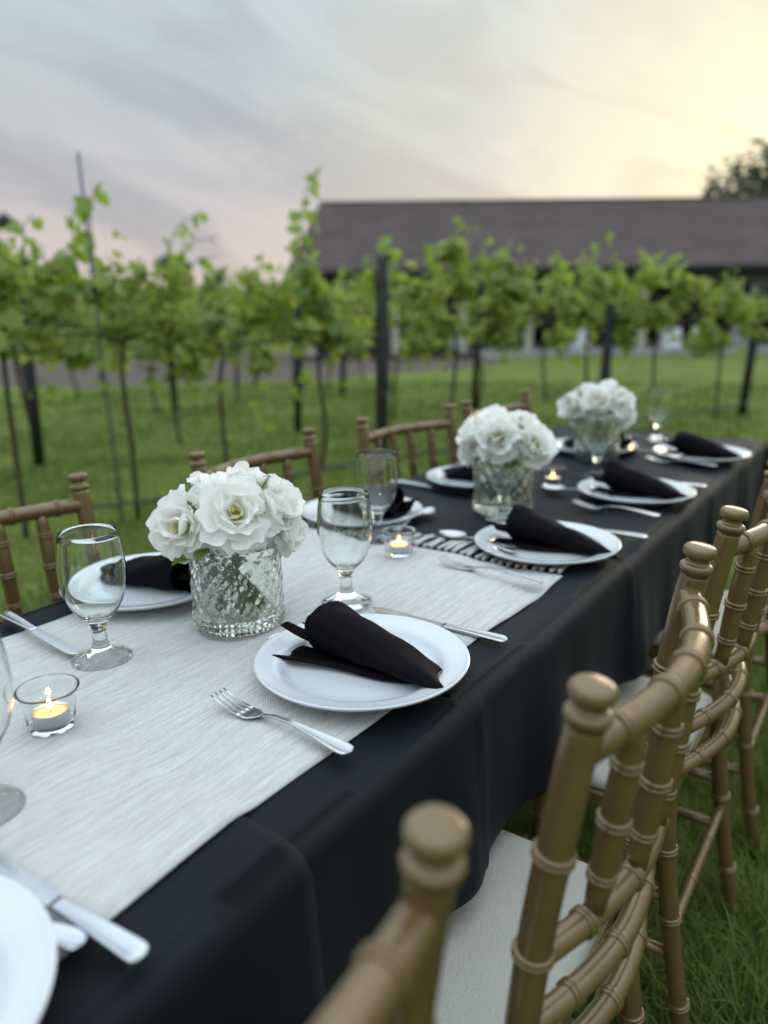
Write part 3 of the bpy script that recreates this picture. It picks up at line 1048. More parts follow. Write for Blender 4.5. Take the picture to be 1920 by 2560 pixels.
def make_chair():
    """origin on the ground below the top of the back; +y is forward"""
    ch = empty('chiavari_chair')
    PR = .0150
    for sx in (-1, 1):
        xs = .187 * sx
        pts = smooth_path([(xs * 1.0, -.018, 0), (xs * .995, .022, .22), (xs, .048, .45), (xs, .036, .66), (xs, .012, .84), (xs, .001, .905)], 30)
        p = obj('back_post', mesh('back_post', *tube(pts, [PR * (.88 + .12 * min(1, i / 9)) for i in range(30)], 18), True, M_resin), ch)
        fin = [(0, -.004), (PR * 1.0, -.004), (PR * 1.02, .0), (PR * 1.16, .0015), (PR * 1.22, .005), (PR * 1.16, .0085), (PR * .98, .0098), (PR * .86, .0105),
               (PR * .80, .013), (PR * .80, .0165), (PR * .95, .0175), (PR * 1.14, .0195), (PR * 1.20, .0235), (PR * 1.16, .0275), (PR * 1.04, .0300), (PR * .8, .0312), (0, .0318)]
        obj('finial', mesh('finial', *lathe(fin, 28), True, M_resin2), p, (xs, .001, .904), (.12, 0, 0))
        for z in (.10, .25, .40, .55, .665, .775):
            i = min(range(30), key=lambda k: abs(pts[k][2] - z))
            add_ring(p, pts[i], pts[min(29, i + 1)] - pts[max(0, i - 1)], PR)
    # rails that bow backwards
    def rail(z, y0, bow, r, name, nring):
        pts = [(-.187 + .374 * t, y0 - bow * math.sin(math.pi * t) if 0 < t < 1 else y0, z) for t in np.linspace(0, 1, 25)]
        rl = obj(name, mesh(name, *tube(pts, r, 16), True, M_resin), ch)
        for k in range(nring):
            t = (k + .72) / (nring + .44)
            i = int(round(t * 24))
            add_ring(rl, pts[i], np.array(pts[i + 1]) - np.array(pts[i - 1]), r)
        return rl
    rail(.876, .006, .039, .0138, 'top_rail', 5)
    rail(.672, .035, .046, .0118, 'middle_rail', 4)
    rail(.590, .043, .046, .0115, 'lower_rail', 4)
    rail(.520, .046, .046, .0115, 'lower_rail', 4)
    for k in range(4):
        t = (k + 1) / 5
        x = -.187 + .374 * t
        bw = math.sin(math.pi * t)
        a, b_ = np.array([x, .035 - .046 * bw, .672]), np.array([x, .006 - .039 * bw, .876])
        sp_ = obj('spindle', mesh('spindle', *tube([a + (b_ - a) * q for q in np.linspace(0, 1, 9)], [.0095, .0105, .0118, .0128, .0130, .0128, .0120, .0112, .0105], 14), True, M_resin), ch)
        for q, rr_ in ((.22, .0112), (.50, .0130), (.78, .0118)):
            add_ring(sp_, a + (b_ - a) * q, b_ - a, rr_)
    # seat frame and pad
    def seat_outline(z, inset):
        c = [(-.190 + inset, .055 + inset), (.190 - inset, .055 + inset), (.205 - inset, .425 - inset), (-.205 + inset, .425 - inset)]
        pts = []
        rad = .028
        for i, p in enumerate(c):
            p = np.array(p)
            a = np.array(c[i - 1]) - p; b_ = np.array(c[(i + 1) % 4]) - p
            a /= np.linalg.norm(a); b_ /= np.linalg.norm(b_)
            for q in np.linspace(0, 1, 6):
                pts.append((*(p + a * rad * (1 - q) ** 2 + b_ * rad * q ** 2), z))
        return pts
    obj('seat_frame', mesh('seat_frame', *loft([seat_outline(z, i) for z, i in ((.420, .004), (.424, 0), (.446, 0), (.450, .004))]), False, M_resin), ch)
    pad = obj('seat_pad', mesh('seat_pad', *loft([seat_outline(z, i) for z, i in ((.4515, .006), (.456, .001), (.466, .0), (.474, .004), (.479, .014), (.4815, .04), (.483, .09), (.4835, .15))]), True, M_pad), ch)
    for sx in (-1, 1):
        pts = [(sx * (.186 + .004 * t), .395 + .01 * t, .425 * (1 - t)) for t in np.linspace(0, 1, 12)]
        l = obj('front_leg', mesh('front_leg', *tube(pts, [.0150 - .0025 * t for t in np.linspace(0, 1, 12)], 16), True, M_resin), ch)
        for i in (3, 6, 9):
            add_ring(l, pts[i], (0, 0, 1), .0140)
        for z, yb in ((.20, .018), (.30, .03)):
            pts2 = [(sx * .186, yb + (.40 - yb) * t, z) for t in np.linspace(0, 1, 7)]
            s_ = obj('stretcher', mesh('stretcher', *tube(pts2, .0095, 12), True, M_resin), ch)
            add_ring(s_, pts2[2], (0, 1, 0), .0095); add_ring(s_, pts2[4], (0, 1, 0), .0095)
    for y, z in ((.40, .25), (.025, .25), (.40, .34)):
        pts2 = [(-.187 + .374 * t, y, z) for t in np.linspace(0, 1, 7)]
        s_ = obj('stretcher', mesh('stretcher', *tube(pts2, .0095, 12), True, M_resin), ch)
        add_ring(s_, pts2[2], (1, 0, 0), .0095); add_ring(s_, pts2[4], (1, 0, 0), .0095)
    return ch


chair = make_chair()
# (side, u centre, n of the back, extra turn, z, label)
seats = [
    (1, 0.117, -.215, -.2, .004, 'nearest chair, only its blurred post with round finial rising at bottom'),
    (1, 0.680, -.168, 0.03, .004, 'gold chair with white pad beside the hanging cloth, curved rails in sharp focus'),
    (1, 1.258, -.176, 0.0, 0.0, 'gold chair directly behind the sharply focused chair'),
    (1, 1.850, -.170, 0.0, 0.0, 'gold chair cut by the right frame edge, farthest along that side'),
    (-1, 0.655, -1.275, 0.0, -.03, 'gold chair at the left edge behind the left water goblet'),
    (-1, 1.297, -1.245, 0.0, -.03, 'gold chair directly behind the nearest bouquet'),
    (-1, 1.880, -1.20, -.18, -.03, 'gold chair behind the overlapping goblets, back turned slightly'),
    (-1, 2.360, -1.15, -.1, -.03, 'farthest gold chair across the table behind the middle bouquet'),
]
for i, (side, uc, nb, tw, z, lab) in enumerate(seats):
    o = chair if i == 0 else copy_tree(chair)
    o.location = TP(nb, uc, z)
    # right side chairs face -n, left side chairs face +n
    o.rotation_euler = (0, 0, -TA + (math.pi / 2 if side > 0 else -math.pi / 2) + tw)
    tag(o, lab, 'chair', 'gold chairs along the table')

# ------------------------------------------------------------------ tableware
def make_plate():
    pr = [(0, .0055), (.070, .0055), (.088, .0062), (.094, .0085), (.099, .0135), (.104, .0170), (.112, .0190), (.124, .0212), (.1295, .0228), (.1318, .0240),
          (.1334, .0238), (.1338, .0222), (.1325, .0200), (.127, .0168), (.113, .0138), (.100, .0090), (.092, .0030), (.086, .0006), (.082, 0.0), (.079, .0008), (.077, .0022), (0, .0024)]
    return mesh('plate', *lathe(pr, 96), True, M_china)


PLATE = make_plate()


def top_z(n, u):
    """height of the dressed table surface"""
    z = T + (.0045 if u < U_SEAM else 0)
    if RN0 < n < RN1 and RU0 < u < RU1:
        z += .0052
    return z + .0014


def plate(n, u, label):
    o = obj('dinner_plate', PLATE, None, TP(n, u, top_z(n, u)))
    tag(o, label, 'plate', 'white dinner plates')
    return o


def make_napkin(seed):
    """rolled napkin along local x: open rounded mouth at -x, flattened cut end at +x, loose folded tails beside the mouth"""
    gr = np.random.default_rng(seed)
    nS, nA = 30, 40
    a1, a2, a3 = gr.uniform(0, 6.28, 3)
    wm, hm = .040 * gr.uniform(.95, 1.05), .034 * gr.uniform(.94, 1.06)

    def ring(t, k):
        f = k / (nA - 1)
        th = -0.62 * math.pi + f * 2 * math.pi * 1.25
        w = wm * (1 - t) + .030 * t
        h = hm * (1 - t) ** .75 + .0075
        q = 1 - .15 * f
        y = w * math.cos(th) * q
        z = h + h * math.sin(th) * q
        x = -.082 + .187 * t + .014 * math.cos(th + .4) * (1 - t) - .026 * t * math.cos(th) + .006 * t * math.sin(3 * th)
        y += .003 * math.sin(t * 6 + 2 * th + a1) * t
        z += .0022 * math.sin(t * 8 + th * 2 + a2) * (1 - .5 * t) + .0012 * math.sin(t * 19 + th * 3 + a3)
        # a pressed fold line runs down the flank
        z -= .0030 * math.exp(-((th - 2.2 - .5 * t) / .16) ** 2)
        return (x, y, max(z, .0015 + .0012 * f))
    V = [ring(i / (nS - 1), k) for i in range(nS) for k in range(nA)]
    F = [(i * nA + k, (i + 1) * nA + k, (i + 1) * nA + k + 1, i * nA + k + 1) for i in range(nS - 1) for k in range(nA - 1)]
    roll = mesh('roll', V, F, True, M_napkin)

    def flap(x0, x1, ya, yb, zb, lift, wv):
        p1, p2 = gr.uniform(0, 6, 2)

        def fn(a, b_):
            x = x0 + (x1 - x0) * a - .012 * (b_ - .5) * (1 - a)
            y = ya + (yb - ya) * b_ * (1 - .8 * a) + .012 * a
            z = zb + lift * (1 - a) ** 1.5 * (.3 + b_) + wv * math.sin(b_ * 7 + p1 + a * 4) * (1 - .6 * a) + wv
            return (x, y + .004 * math.sin(a * 8 + p2), max(z, .001))
        return mesh('fold', *gridmesh(fn, 18, 14), True, M_napkin)
    return roll, flap(-.128, .06, .006, -.046, .006, .026, .0065), flap(-.120, .07, -.016, -.074, .0015, .004, .0034), flap(-.108, .02, .026, -.024, .016, .014, .0060)


NAPS = [make_napkin(k) for k in (3, 5, 8)]


def napkin(n, u, z, ang, label, variant=0):
    o = empty('rolled_napkin', TP(n, u, z), (0, 0, -TA + ang))
    tag(o, label, 'napkin', 'black rolled napkins')
    for nm, me in zip(('roll', 'fold', 'fold', 'fold'), NAPS[variant % 3]):
        p = obj(nm, me, o, (.004, 0, 0), (0, 0, 0), (.92, .90, .90))
        md = p.modifiers.new('thickness', 'SOLIDIFY'); md.thickness = .0022; md.offset = 0
    return o


right_pl = [(-.523, .708, 'sharp plate in the middle with black napkin, beside the sharp fork'), (-.527, 1.300, 'white plate resting by the end of the runner fringe, black napkin'),
            (-.511, 1.795, 'white plate on the black cloth between two crossed fork settings'), (-.490, 2.360, 'farthest white plate near the table corner'),
            (-.499, .111, 'blurred bare plate cut off at the bottom left corner')]
left_pl = [(-.985, .755, 'white plate half hidden behind the left water goblet and first vase'), (-.960, 1.310, 'white plate behind the two overlapping goblets'),
           (-.900, 1.740, 'white plate half hidden by the middle bouquet'), (-.80, 2.31, 'white plate half hidden behind the farthest bouquet')]
for n, u, l in right_pl + left_pl:
    plate(n, u, l)

nap_r = ['sharp black napkin rolled like a cone on the middle plate', 'soft black napkin on the plate by the runner fringe', 'black napkin on the third plate along the chairs side', 'black napkin on the farthest plate by the table corner']
for i, ((n, u, l), lab, da) in enumerate(zip(right_pl, nap_r, (0, .06, -.05, -.14))):
    napkin(n + .010, u + .010, top_z(n, u) + .0068, -.04 + da, lab, i)
nap_l = ['black napkin behind the left water goblet with mouth towards the vase', 'black napkin seen through the overlapping goblets', 'black napkin beside the middle bouquet on its half hidden plate', 'black napkin just showing left of the farthest bouquet']
for i, ((n, u, l), lab, da) in enumerate(zip(left_pl, nap_l, (.25, .0, .1, -.1))):
    napkin(n, u + .01, top_z(n, u) + .0068, math.pi + da, lab, i + 1)

# goblets
def make_goblet():
    out_ = [(0, 0), (.0375, 0), (.0384, .0016), (.0375, .0030), (.030, .0052), (.020, .0095), (.0125, .0160), (.0098, .0240), (.0092, .0340), (.0098, .0420), (.0122, .0465), (.0128, .0490),
            (.0125, .0510), (.0180, .0555), (.0270, .0650), (.0345, .0780), (.0395, .0930), (.0418, .1080), (.0420, .1220), (.0405, .1400), (.0382, .1570), (.0366, .1660), (.0363, .1668)]
    inn = [(.0357, .1668), (.0353, .1660), (.0367, .1570), (.0387, .1400), (.0402, .1220), (.0400, .1080), (.0377, .0930), (.0326, .0785), (.0250, .0665), (.0165, .0585), (.008, .0555), (0, .0548)]
    V, F = lathe(out_ + inn, 64)
    return mesh('glass_body', V, F, True, M_glass)


GOB = make_goblet()


def goblet(n, u, label):
    o = empty('water_goblet', TP(n, u, top_z(n, u)))
    tag(o, label, 'goblet', 'stemmed water goblets')
    obj('bowl_and_stem', GOB, o, sc=(1, 1, 1.05))


goblet(-.836, .556, 'left water goblet, sharp and clear, by the knife blade')
goblet(-.683, .888, 'centre water goblet standing just behind the middle plate')
goblet(-.650, .290, 'goblet cut by the left frame edge, beside the nearest candle')
goblet(-.845, 1.205, 'goblet whose rim shows above the centre goblet')
goblet(-.690, 1.455, 'blurred goblet in front of the middle bouquet vase')
goblet(-.668, 1.972, 'blurred goblet in front of the farthest bouquet vase')
goblet(-.690, 2.62, 'lone farthest goblet near the table end')

# votive holders with tealights
def make_votive():
    cup = [(0, 0), (.0225, 0), (.0243, .002), (.0252, .010), (.0262, .022), (.0278, .034), (.0298, .041), (.0322, .0448), (.0330, .0462), (.0322, .0470), (.0303, .0456), (.0281, .0415), (.0260, .034), (.0244, .022), (.0234, .011), (.0225, .0075), (0, .0070)]
    return mesh('votive_cup', *lathe(cup, 56), True, M_votive)


VOT = make_votive()
T_CUP = mesh('cup', *lathe([(0, .0), (.0190, 0), (.0195, .001), (.0197, .0135), (.0201, .0142), (.0193, .0140), (.0189, .0012), (0, .0012)], 40), True, M_alu)
T_WAX = mesh('wax', *lathe([(0, .0014), (.0186, .0014), (.0188, .0105), (.0182, .0118), (.013, .0112), (.004, .0106), (0, .0106)], 40), True, M_wax_glow_tint)
T_WICK = mesh('wick', *tube(smooth_path([(0, 0, .0105), (.0003, 0, .0135), (.0012, .0004, .0162)], 6), .0007, 6), True, M_wick)
T_FLAME = mesh('flame', *lathe([(0, .0135), (.0018, .0146), (.0029, .0170), (.0031, .0190), (.0024, .0222), (.0012, .0255), (.0004, .0278), (0, .0285)], 16), True, M_flame)


def votive(n, u, l1, l2):
    z = top_z(n, u)
    o = obj('votive_holder', VOT, None, TP(n, u, z))
    tag(o, l1, 'candle holder', 'glass votive holders')
    t = empty('tealight_candle', TP(n, u, z + .0078))
    tag(t, l2, 'candle', 'lit tealight candles')
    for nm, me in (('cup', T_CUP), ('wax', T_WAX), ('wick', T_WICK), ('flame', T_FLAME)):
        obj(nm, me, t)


votive(-.729, .414, 'flared clear votive glass nearest, on the runner at left', 'lit tealight glowing orange in the nearest votive glass')
votive(-.743, 1.128, 'votive glass at the far end of the runner by the fringe', 'lit tealight in the votive glass by the fringe')
votive(-.726, 1.815, 'votive glass between the middle and farthest bouquets', 'lit tealight between the middle and farthest bouquets')
votive(-.712, 2.400, 'farthest votive glass right of the farthest bouquet', 'farthest lit tealight right of the farthest bouquet')

# cutlery -----------------------------------------------------------
def cut_section(x, w, t, z, rim=0.0):
    """closed section across x: half width w, thickness t, raised rim"""
    pts = []
    top = [(-1, .0), (-.96, .55), (-.82, 1 + rim), (-.66, 1.0), (-.3, .95 - rim * .4), (.3, .95 - rim * .4), (.66, 1.0), (.82, 1 + rim), (.96, .55), (1, 0)]
    for a, b_ in top:
        pts.append((x, a * w, z + t * b_))
    for a, b_ in ((.9, -.5), (.4, -.75), (-.4, -.75), (-.9, -.5)):
        pts.append((x, a * w, z + t * b_ * .7))
    return pts


def interp(tab, x):
    return np.interp(x, [p[0] for p in tab], [p[1] for p in tab])


def make_fork():
    # x from 0 (handle end) to .2 (tine tips)
    parts = []
    xs = np.concatenate([np.linspace(0.0, .006, 6), np.linspace(.01, .128, 24)])
    wt = [(0, .0020), (.0015, .0062), (.004, .0092), (.008, .0105), (.014, .0106), (.03, .0088), (.055, .0058), (.085, .0034), (.11, .0030), (.128, .0036)]
    zt = [(0, .0075), (.02, .0085), (.05, .0105), (.085, .0125), (.110, .0105), (.128, .0062)]
    tt = [(0, .0010), (.01, .0013), (.06, .0016), (.10, .0018), (.128, .0015)]
    rm = [(0, .4), (.01, .55), (.05, .4), (.08, 0.0), (.128, 0)]
    h = mesh('handle', *loft([cut_section(x, interp(wt, x), interp(tt, x), interp(zt, x), interp(rm, x)) for x in xs]), True, M_steel)
    xs2 = np.linspace(.1275, .153, 9)
    w2 = [(.1275, .0036), (.134, .0075), (.140, .0112), (.146, .0124), (.153, .0125)]
    z2 = [(.1275, .0062), (.135, .0036), (.145, .0020), (.153, .0018)]
    hd = mesh('head', *loft([cut_section(x, interp(w2, x), .0010, interp(z2, x) + .0004) for x in xs2]), True, M_steel)
    ti = []
    for k in range(4):
        y = (k - 1.5) * .0066
        xs3 = np.linspace(.1525, .2015, 9)
        z3 = [(.1525, .0018), (.17, .0030), (.188, .0066), (.2015, .0118)]
        w3 = [(.1525, .0026), (.165, .0021), (.19, .0017), (.199, .0011), (.2015, .0005)]
        sec = [[(x, y + p[1], p[2]) for p in cut_section(x, interp(w3, x), .0009, interp(z3, x) + .0004)] for x in xs3]
        ti.append(mesh('tine', *loft(sec), True, M_steel))
    return [('handle', h), ('head', hd)] + [('tine', t) for t in ti]


def make_spoon():
    xs = np.concatenate([np.linspace(0.0, .006, 6), np.linspace(.01, .122, 22)])
    wt = [(0, .0020), (.0015, .0060), (.004, .0090), (.008, .0102), (.014, .0103), (.03, .0085), (.055, .0056), (.085, .0034), (.11, .0030), (.122, .0040)]
    zt = [(0, .0060), (.02, .0070), (.05, .0095), (.085, .0120), (.108, .0100), (.122, .0070)]
    rm = [(0, .4), (.01, .55), (.05, .4), (.08, 0), (.122, 0)]
    h = mesh('handle', *loft([cut_section(x, interp(wt, x), .0014, interp(zt, x), interp(rm, x)) for x in xs]), True, M_steel)

    def bowl(a, b_):
        t = a
        x = .121 + .062 * t
        w = .0205 * math.sin(math.pi * min(1, t ** .8) * .995) ** .62 + .0032 * (1 - t)
        y = w * (2 * b_ - 1)
        dep = .0075 * math.sin(math.pi * t) ** .7 * (1 - (2 * b_ - 1) ** 2)
        return (x, y, .0085 - dep + .001 * (1 - t))
    V, F = gridmesh(bowl, 22, 15)
    V2 = [(x, y, z - .0009) for x, y, z in V]
    k = len(V)
    F2 = F + [tuple(i + k for i in reversed(f)) for f in F]
    bw = mesh('bowl', V + V2, F2, True, M_steel)
    return [('handle', h), ('bowl', bw)]


def make_knife():
    xs = np.concatenate([np.linspace(0.0, .006, 6), np.linspace(.01, .098, 18)])
    wt = [(0, .0030), (.0015, .0072), (.004, .0092), (.010, .0098), (.03, .0090), (.07, .0070), (.098, .0062)]
    tt = [(0, .002), (.006, .0034), (.05, .0036), (.098, .0026)]
    rm = [(0, .2), (.01, .3), (.06, .15), (.098, 0)]
    h = mesh('handle', *loft([cut_section(x, interp(wt, x), interp(tt, x), .0042, interp(rm, x)) for x in xs]), True, M_steel)
    xs2 = np.linspace(.0975, .222, 22)
    secs = []
    for x in xs2:
        t = (x - .0975) / .1245
        top = .0075
        bot = -.0062 - .0042 * math.sin(min(1, t * 1.15) * math.pi / 2)
        if t > .82:
            q = (t - .82) / .18
            top = .0075 - .0098 * q ** 2.2
            bot = bot + .0082 * q ** 2.6
        if t < .06:
            top, bot = .0062, -.0062
        secs.append([(x, top, .0056), (x, top, .0034), (x, (top + bot) / 2, .0036), (x, bot, .0042), (x, bot, .0046), (x, (top + bot) / 2, .0054)])
    b_ = mesh('blade', *loft(secs), False, M_steel)
    return [('handle', h), ('blade', b_)]


FORK, SPOON, KNIFE = make_fork(), make_spoon(), make_knife()


def cutlery(kind, parts, n, u, ang, label, tilt=0.0, dz=0.0, on_runner=True):
    """(n,u) = handle end, ang = direction of the tip in the table frame (0 = +n, pi = -n)"""
    o = empty(kind, TP(n, u, T + .0110 + dz if u < U_SEAM else T + dz + (.0064 if on_runner else .0024)), (0, tilt, -TA + ang))
    tag(o, label, kind.split('_')[-1], {'dinner_fork': 'steel forks', 'dinner_spoon': 'steel spoons', 'dinner_knife': 'steel knives'}[kind])
    for nm, me in parts:
        obj(nm, me, o)
    return o


PI = math.pi
cutlery('dinner_fork', FORK, -.421, .547, PI - .05, 'sharp steel fork lying across the runner edge in front of the middle plate', 0.0, .0005)
cutlery('dinner_spoon', SPOON, -.545, .828, PI + .78, 'steel spoon whose bowl shows between vase and middle plate', .0, .004)
cutlery('dinner_knife', KNIFE, -.408, .880, PI, 'steel knife with handle pointing out behind the middle plate', .0, .0)
cutlery('dinner_fork', FORK, -.452, 1.105, PI - .1, 'fork lying over the runner fringe', .0, .001)
cutlery('dinner_spoon', SPOON, -.560, 1.235, PI - .2, 'spoon with dark bowl left of the plate by the fringe', .0, .002)
cutlery('dinner_knife', KNIFE, -.385, 1.455, PI, 'knife handle showing beyond the plate by the fringe')
cutlery('dinner_fork', FORK, -.405, 1.615, PI - .12, 'blurred fork on the black cloth in front of the third plate')
cutlery('dinner_spoon', SPOON, -.545, 1.730, PI - .1, 'blurred spoon left of the third plate')
cutlery('dinner_knife', KNIFE, -.385, 1.955, PI, 'knife handle showing beyond the third plate')
cutlery('dinner_fork', FORK, -.415, 2.215, PI - .12, 'blurred fork in front of the farthest plate')
cutlery('dinner_spoon', SPOON, -.540, 2.320, PI - .1, 'blurred spoon left of the farthest plate')
cutlery('dinner_knife', KNIFE, -1.078, .560, -.10, 'steel knife at the left edge with blade towards the goblet foot', 0, .004)
cutlery('dinner_spoon', SPOON, -.925, .700 + .085, -.45, 'spoon tip showing left of the first vase', .0, .004)
cutlery('dinner_spoon', SPOON, -.823, 1.235, PI / 2 + .12, 'shiny spoon on black cloth behind the centre goblet', .0, .003)
cutlery('dinner_knife', KNIFE, -1.075, 1.62, -.05, 'knife on black cloth before the middle bouquet plate')
cutlery('dinner_fork', FORK, -1.06, 1.92, .05, 'fork beyond the middle bouquet plate')
cutlery('dinner_knife', KNIFE, -.386, .260, PI + .03, 'blurred knife at the bottom left beside the corner plate', 0, .0035)
cutlery('dinner_spoon', SPOON, -.432, .246, PI + .3, 'blurred spoon end under the corner knife', 0, .001)

# ------------------------------------------------------------------ vases and bouquets
def make_vase():
    Rv, Hv = .0645, .125
    seg, rows = 180, 64
    V, F = [], []

    def outer(i, j):
        a = 2 * math.pi * i / seg
        z = .004 + (Hv - .010) * j / (rows - 1)
        band = 1.0 if z < Hv - .014 else 0.0
        p = a * 15 / (2 * math.pi) * 1.0
        q = z / .0165
        # overlapping diamond facets, lightly irregular
        f = abs(((p + q * .5 + .06 * math.sin(7 * a)) % 1) - .5) + abs(((p - q * .5 + .05 * math.sin(5 * a + 2)) % 1) - .5)
        f += .22 * (abs(((2 * p + q + .3) % 1) - .5) + abs(((2 * p - q + .1) % 1) - .5))
        dr = .0030 * (f - .55) * band
        if z < .022:                              # lens band at the foot
            dr = .0026 * (abs(math.sin(a * 24)) + abs(math.sin(z * 420)) - .9)
        rr = Rv + dr - .0015 * max(0, (.010 - z) / .010)
        return (rr * math.cos(a), rr * math.sin(a), z)
    for j in range(rows):
        for i in range(seg):
            V.append(outer(i, j))
    for j in range(rows - 1):
        for i in range(seg):
            k = (i + 1) % seg
            F.append((j * seg + i, j * seg + k, (j + 1) * seg + k, (j + 1) * seg + i))
    # lip, inner wall, inner floor, underside
    last = (rows - 1) * seg
    prev = last
    for r, z in ((Rv - .0005, Hv - .004), (Rv - .0025, Hv - .003), (Rv - .0045, Hv - .004), (Rv - .0052, Hv - .03), (Rv - .0055, .030), (Rv - .009, .0205), (Rv - .018, .0185)):
        s0 = len(V)
        V += [(r * math.cos(2 * math.pi * i / seg), r * math.sin(2 * math.pi * i / seg), z) for i in range(seg)]
        for i in range(seg):
            k = (i + 1) % seg
            F.append((prev + i, prev + k, s0 + k, s0 + i))
        prev = s0
    c = len(V); V.append((0, 0, .018))
    F += [(prev + i, prev + (i + 1) % seg, c) for i in range(seg)]
    prev = 0
    for r, z in ((Rv - .006, .0005), (Rv - .010, .0), (Rv - .014, .0012)):
        s0 = len(V)
        V += [(r * math.cos(2 * math.pi * i / seg), r * math.sin(2 * math.pi * i / seg), z) for i in range(seg)]
        for i in range(seg):
            k = (i + 1) % seg
            F.append((prev + k, prev + i, s0 + i, s0 + k))
        prev = s0
    c = len(V); V.append((0, 0, .0022))
    F += [(prev + (i + 1) % seg, prev + i, c) for i in range(seg)]
    body = mesh('glass_body', V, F, False, M_cutglass)
    # beaded rim as one continuous rope of beads
    nb, sg = 60, 8
    V, F = [], []
    for i in range(nb * 6):
        a = 2 * math.pi * i / (nb * 6)
        r = .0012 + .0014 * abs(math.sin(a * nb / 2))
        for k in range(sg):
            t = 2 * math.pi * k / sg
            q = Rv - .0018 + r * math.cos(t)
            V.append((q * math.cos(a), q * math.sin(a), Hv - .0008 + r * math.sin(t)))
    n_ = nb * 6
    F = [(i * sg + k, ((i + 1) % n_) * sg + k, ((i + 1) % n_) * sg + (k + 1) % sg, i * sg + (k + 1) % sg) for i in range(n_) for k in range(sg)]
    return body, mesh('beaded_rim', V, F, True, M_cutglass)


VASE, BEADS = make_vase()


def petal_mesh(seed, L, Wd, cup, curl, ruff):
    g = np.random.default_rng(seed)
    p = g.uniform(0, 6.28, 4)
    nu, nv = 11, 11
    V, UV = [], []
    for i in range(nu):
        s = i / (nu - 1)
        for j in range(nv):
            t = 2 * j / (nv - 1) - 1
            w = Wd * (.16 + .84 * math.sin(min(1, s * 1.12) * math.pi / 2) ** 1.1) * math.sqrt(max(0.0, 1 - max(0, s - .62) ** 2 / .20))
            edge = s ** 2
            notch = 1 - .10 * math.exp(-(t / .25) ** 2) * edge + .05 * math.sin(4 * t + p[0]) * edge
            lx = L * (s * notch) * (1 - .12 * t * t * s)
            y = w * t
            z = cup * L * (s ** 1.6) + curl * w * t * t * (.4 + .6 * s)
            z -= .55 * cup * L * max(0, s - .68) ** 1.4 * 2.2
            z += ruff * L * edge * (math.sin(4.6 * t + p[1]) * .7 + math.sin(8.5 * t + p[2]) * .3)
            lx += ruff * L * edge * .4 * math.sin(5.5 * t + p[3])
            V.append((lx, y, z)); UV.append((j / (nv - 1), s))
    F = [(i * nv + j, (i + 1) * nv + j, (i + 1) * nv + j + 1, i * nv + j + 1) for i in range(nu - 1) for j in range(nv - 1)]
    me = mesh('petal', V, F, True, M_petal)
    ul = me.uv_layers.new(name='UVMap')
    for lp in me.loops:
        ul.data[lp.index].uv = UV[lp.vertex_index]
    return me


OUT_P = [petal_mesh(k, .060, .037, .06, .12, .060) for k in range(4)]
MID_P = [petal_mesh(10 + k, .054, .036, .20, .30, .060) for k in range(4)]
INN_P = [petal_mesh(20 + k, .044, .030, .30, .42, .065) for k in range(4)]
CEN_P = [petal_mesh(30 + k, .028, .015, .3, .5, .06) for k in range(3)]


def stamen_mesh(seed):
    g = np.random.default_rng(seed)
    ps = []
    for k in range(16):
        a = g.uniform(0, 6.28); r = g.uniform(.004, .011)
        x, y = math.cos(a), math.sin(a)
        ps.append(tube([(x * .002, y * .002, .002), (x * r * .7, y * r * .7, .012), (x * r, y * r, .019 + g.uniform(-.002, .003))], [.0006, .0006, .0011], 5))
    return mesh('stamens', *join(*ps), True, M_stamen)


STAM = stamen_mesh(1)
FLEAF = mesh('leaf', *gridmesh(lambda a, b_: (.05 * a, .016 * math.sin(math.pi * min(1, a * .97 + .03)) * (2 * b_ - 1), .010 * math.sin(a * 2.6) + .006 * abs(2 * b_ - 1)), 9, 5), True, M_fleaf)


def build_peony(parent, loc, face, size, seed, openness):
    g = np.random.default_rng(seed)
    f = Vector(face).normalized()
    e = empty('peony', loc, f.to_track_quat('Z', 'Y').to_euler(), parent)
    e.rotation_mode = 'QUATERNION'
    e.rotation_quaternion = f.to_track_quat('Z', 'Y') @ Matrix.Rotation(g.uniform(0, 6.28), 3, 'Z').to_quaternion()
    e.scale = (size,) * 3
    layers = [(OUT_P, 6, R(-6), .000, .004), (OUT_P, 5, R(18), .003, .004), (MID_P, 5, R(36), .006, .005), (MID_P, 4, R(54), .008, .005),
              (INN_P, 4, R(62), .010, .006), (INN_P, 3, R(76), .012, .005), (CEN_P, 4, R(74), .012, .004)]
    for li, (ms, n, el, z, r) in enumerate(layers):
        if openness and li == 5:
            n = 2
        for k in range(n):
            az = 2 * math.pi * (k + .5 * (li % 2)) / n + g.normal(0, .22)
            el_ = el - openness * (.25 if li > 3 else .1) + g.normal(0, .17)
            o = obj('petal', ms[g.integers(0, len(ms))], e, (r * math.cos(az), r * math.sin(az), z), (0, 0, 0), (g.uniform(.80, 1.12),) * 3)
            o.rotation_euler = (g.normal(0, .22), -el_, az)
    obj('stamens', STAM, e, (0, 0, .011))
    return e


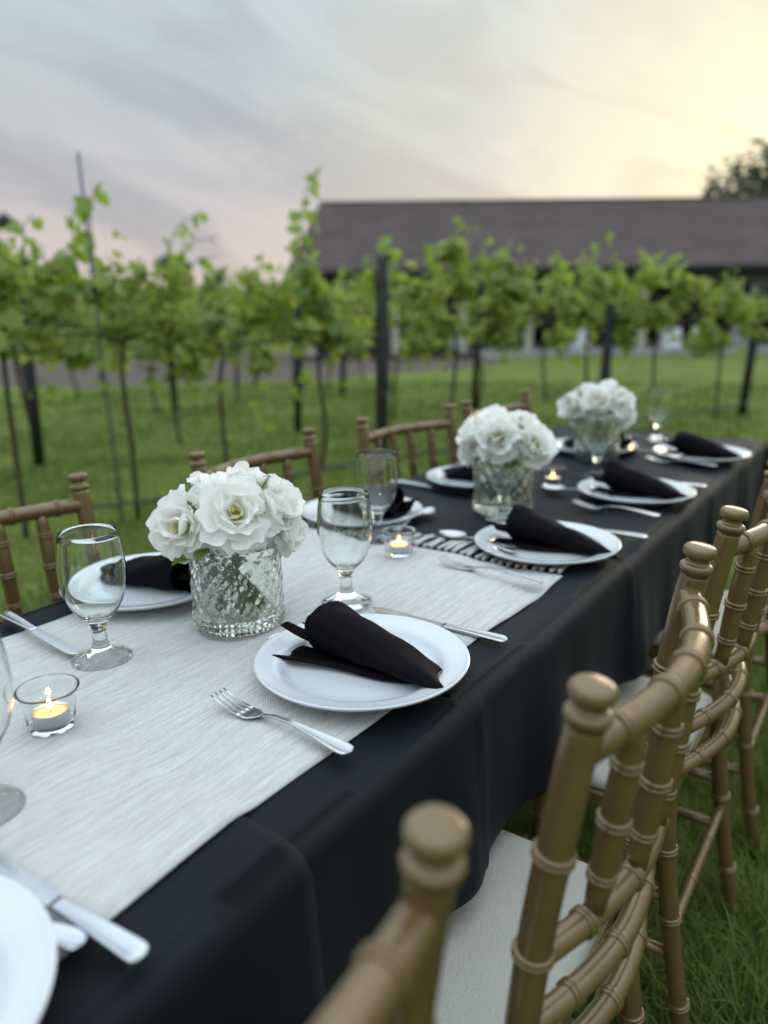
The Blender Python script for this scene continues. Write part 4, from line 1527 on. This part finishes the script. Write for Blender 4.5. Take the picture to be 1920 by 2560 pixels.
def bouquet(n, u, zrot, label_v, label_b, seed, mirror=1):
    z = top_z(n, u)
    loc = TP(n, u, z)
    v = empty('glass_vase', loc, (0, 0, zrot))
    tag(v, label_v, 'vase', 'cut glass vases')
    obj('glass_body', VASE, v); obj('beaded_rim', BEADS, v)
    b = empty('peony_bouquet', (loc[0], loc[1], loc[2] + .125))
    b.rotation_euler = (0, 0, zrot)
    tag(b, label_b, 'bouquet', 'white peony bouquets in cut glass')
    # x right, -y towards the camera
    heads = [((.008, -.036, .046), (.05, -.88, .50), 1.06, .9), ((-.070, -.028, .030), (-.40, -.80, .34), 1.0, .9), ((-.036, .000, .058), (-.40, -.30, 1), .86, 0),
             ((.022, .004, .066), (.15, -.30, 1), .86, 0), ((.058, -.008, .042), (.60, -.45, .62), .96, .3), ((.070, .002, .010), (.88, -.40, .10), .80, 0),
             ((-.018, .048, .046), (-.1, .85, .5), .9, 0), ((.046, .044, .044), (.55, .65, .6), .86, 0), ((-.064, .036, .026), (-.8, .5, .4), .86, 0)]
    for k, (p, f, s, op) in enumerate(heads):
        build_peony(b, (p[0] * mirror * .86, p[1] * .88, p[2] * .9), (f[0] * mirror, f[1], f[2]), s * .87, seed * 40 + k, op)
    g = np.random.default_rng(seed)
    for k, (p, yaw, el) in enumerate((((-.040, -.040, .044), 2.2, -.8), ((-.050, -.042, -.012), 3.6, .25), ((.034, -.018, .066), .6, -.6), ((-.030, -.046, .000), 4.2, .4), ((-.045, -.02, .058), 2.6, -.9))):
        obj('leaf', FLEAF, b, (p[0] * mirror, p[1], p[2]), (g.uniform(-.4, .4), el, yaw), (.7, .7, .7))
    # stems bunched at the lip, splayed on the vase floor
    for k in range(6):
        a = 2 * math.pi * k / 6 + .3
        x0, y0 = .012 * math.cos(a), .012 * math.sin(a)
        x1, y1 = -.034 * math.cos(a + .4), -.034 * math.sin(a + .4)
        obj('stem', mesh('stem', *tube(smooth_path([(x0 * 2, y0 * 2, .02), (x0, y0, -.015), (x1 * .3, y1 * .3, -.055), (x1, y1, -.100)], 9), .0036, 8), True, M_stem), b)
    for k in range(4):
        a = 2 * math.pi * k / 4 + .8
        obj('leaf', FLEAF, b, (.010 * math.cos(a), .010 * math.sin(a), -.035 - .013 * k), (.3, .9 + .1 * k, a), (.55, .55, .55))
    return b


bouquet(-.772, .745, .14, 'sharp cut glass vase holding the nearest bouquet', 'nearest white peony bouquet with yellow centres in sharp focus', 3)
bouquet(-.728, 1.530, -.25, 'blurred cut glass vase in the middle of the table', 'middle white bouquet, wide and softly blurred', 4, -1)
bouquet(-.752, 2.212, -.5, 'farthest cut glass vase with pale base', 'farthest and smallest white bouquet near the table end', 5)
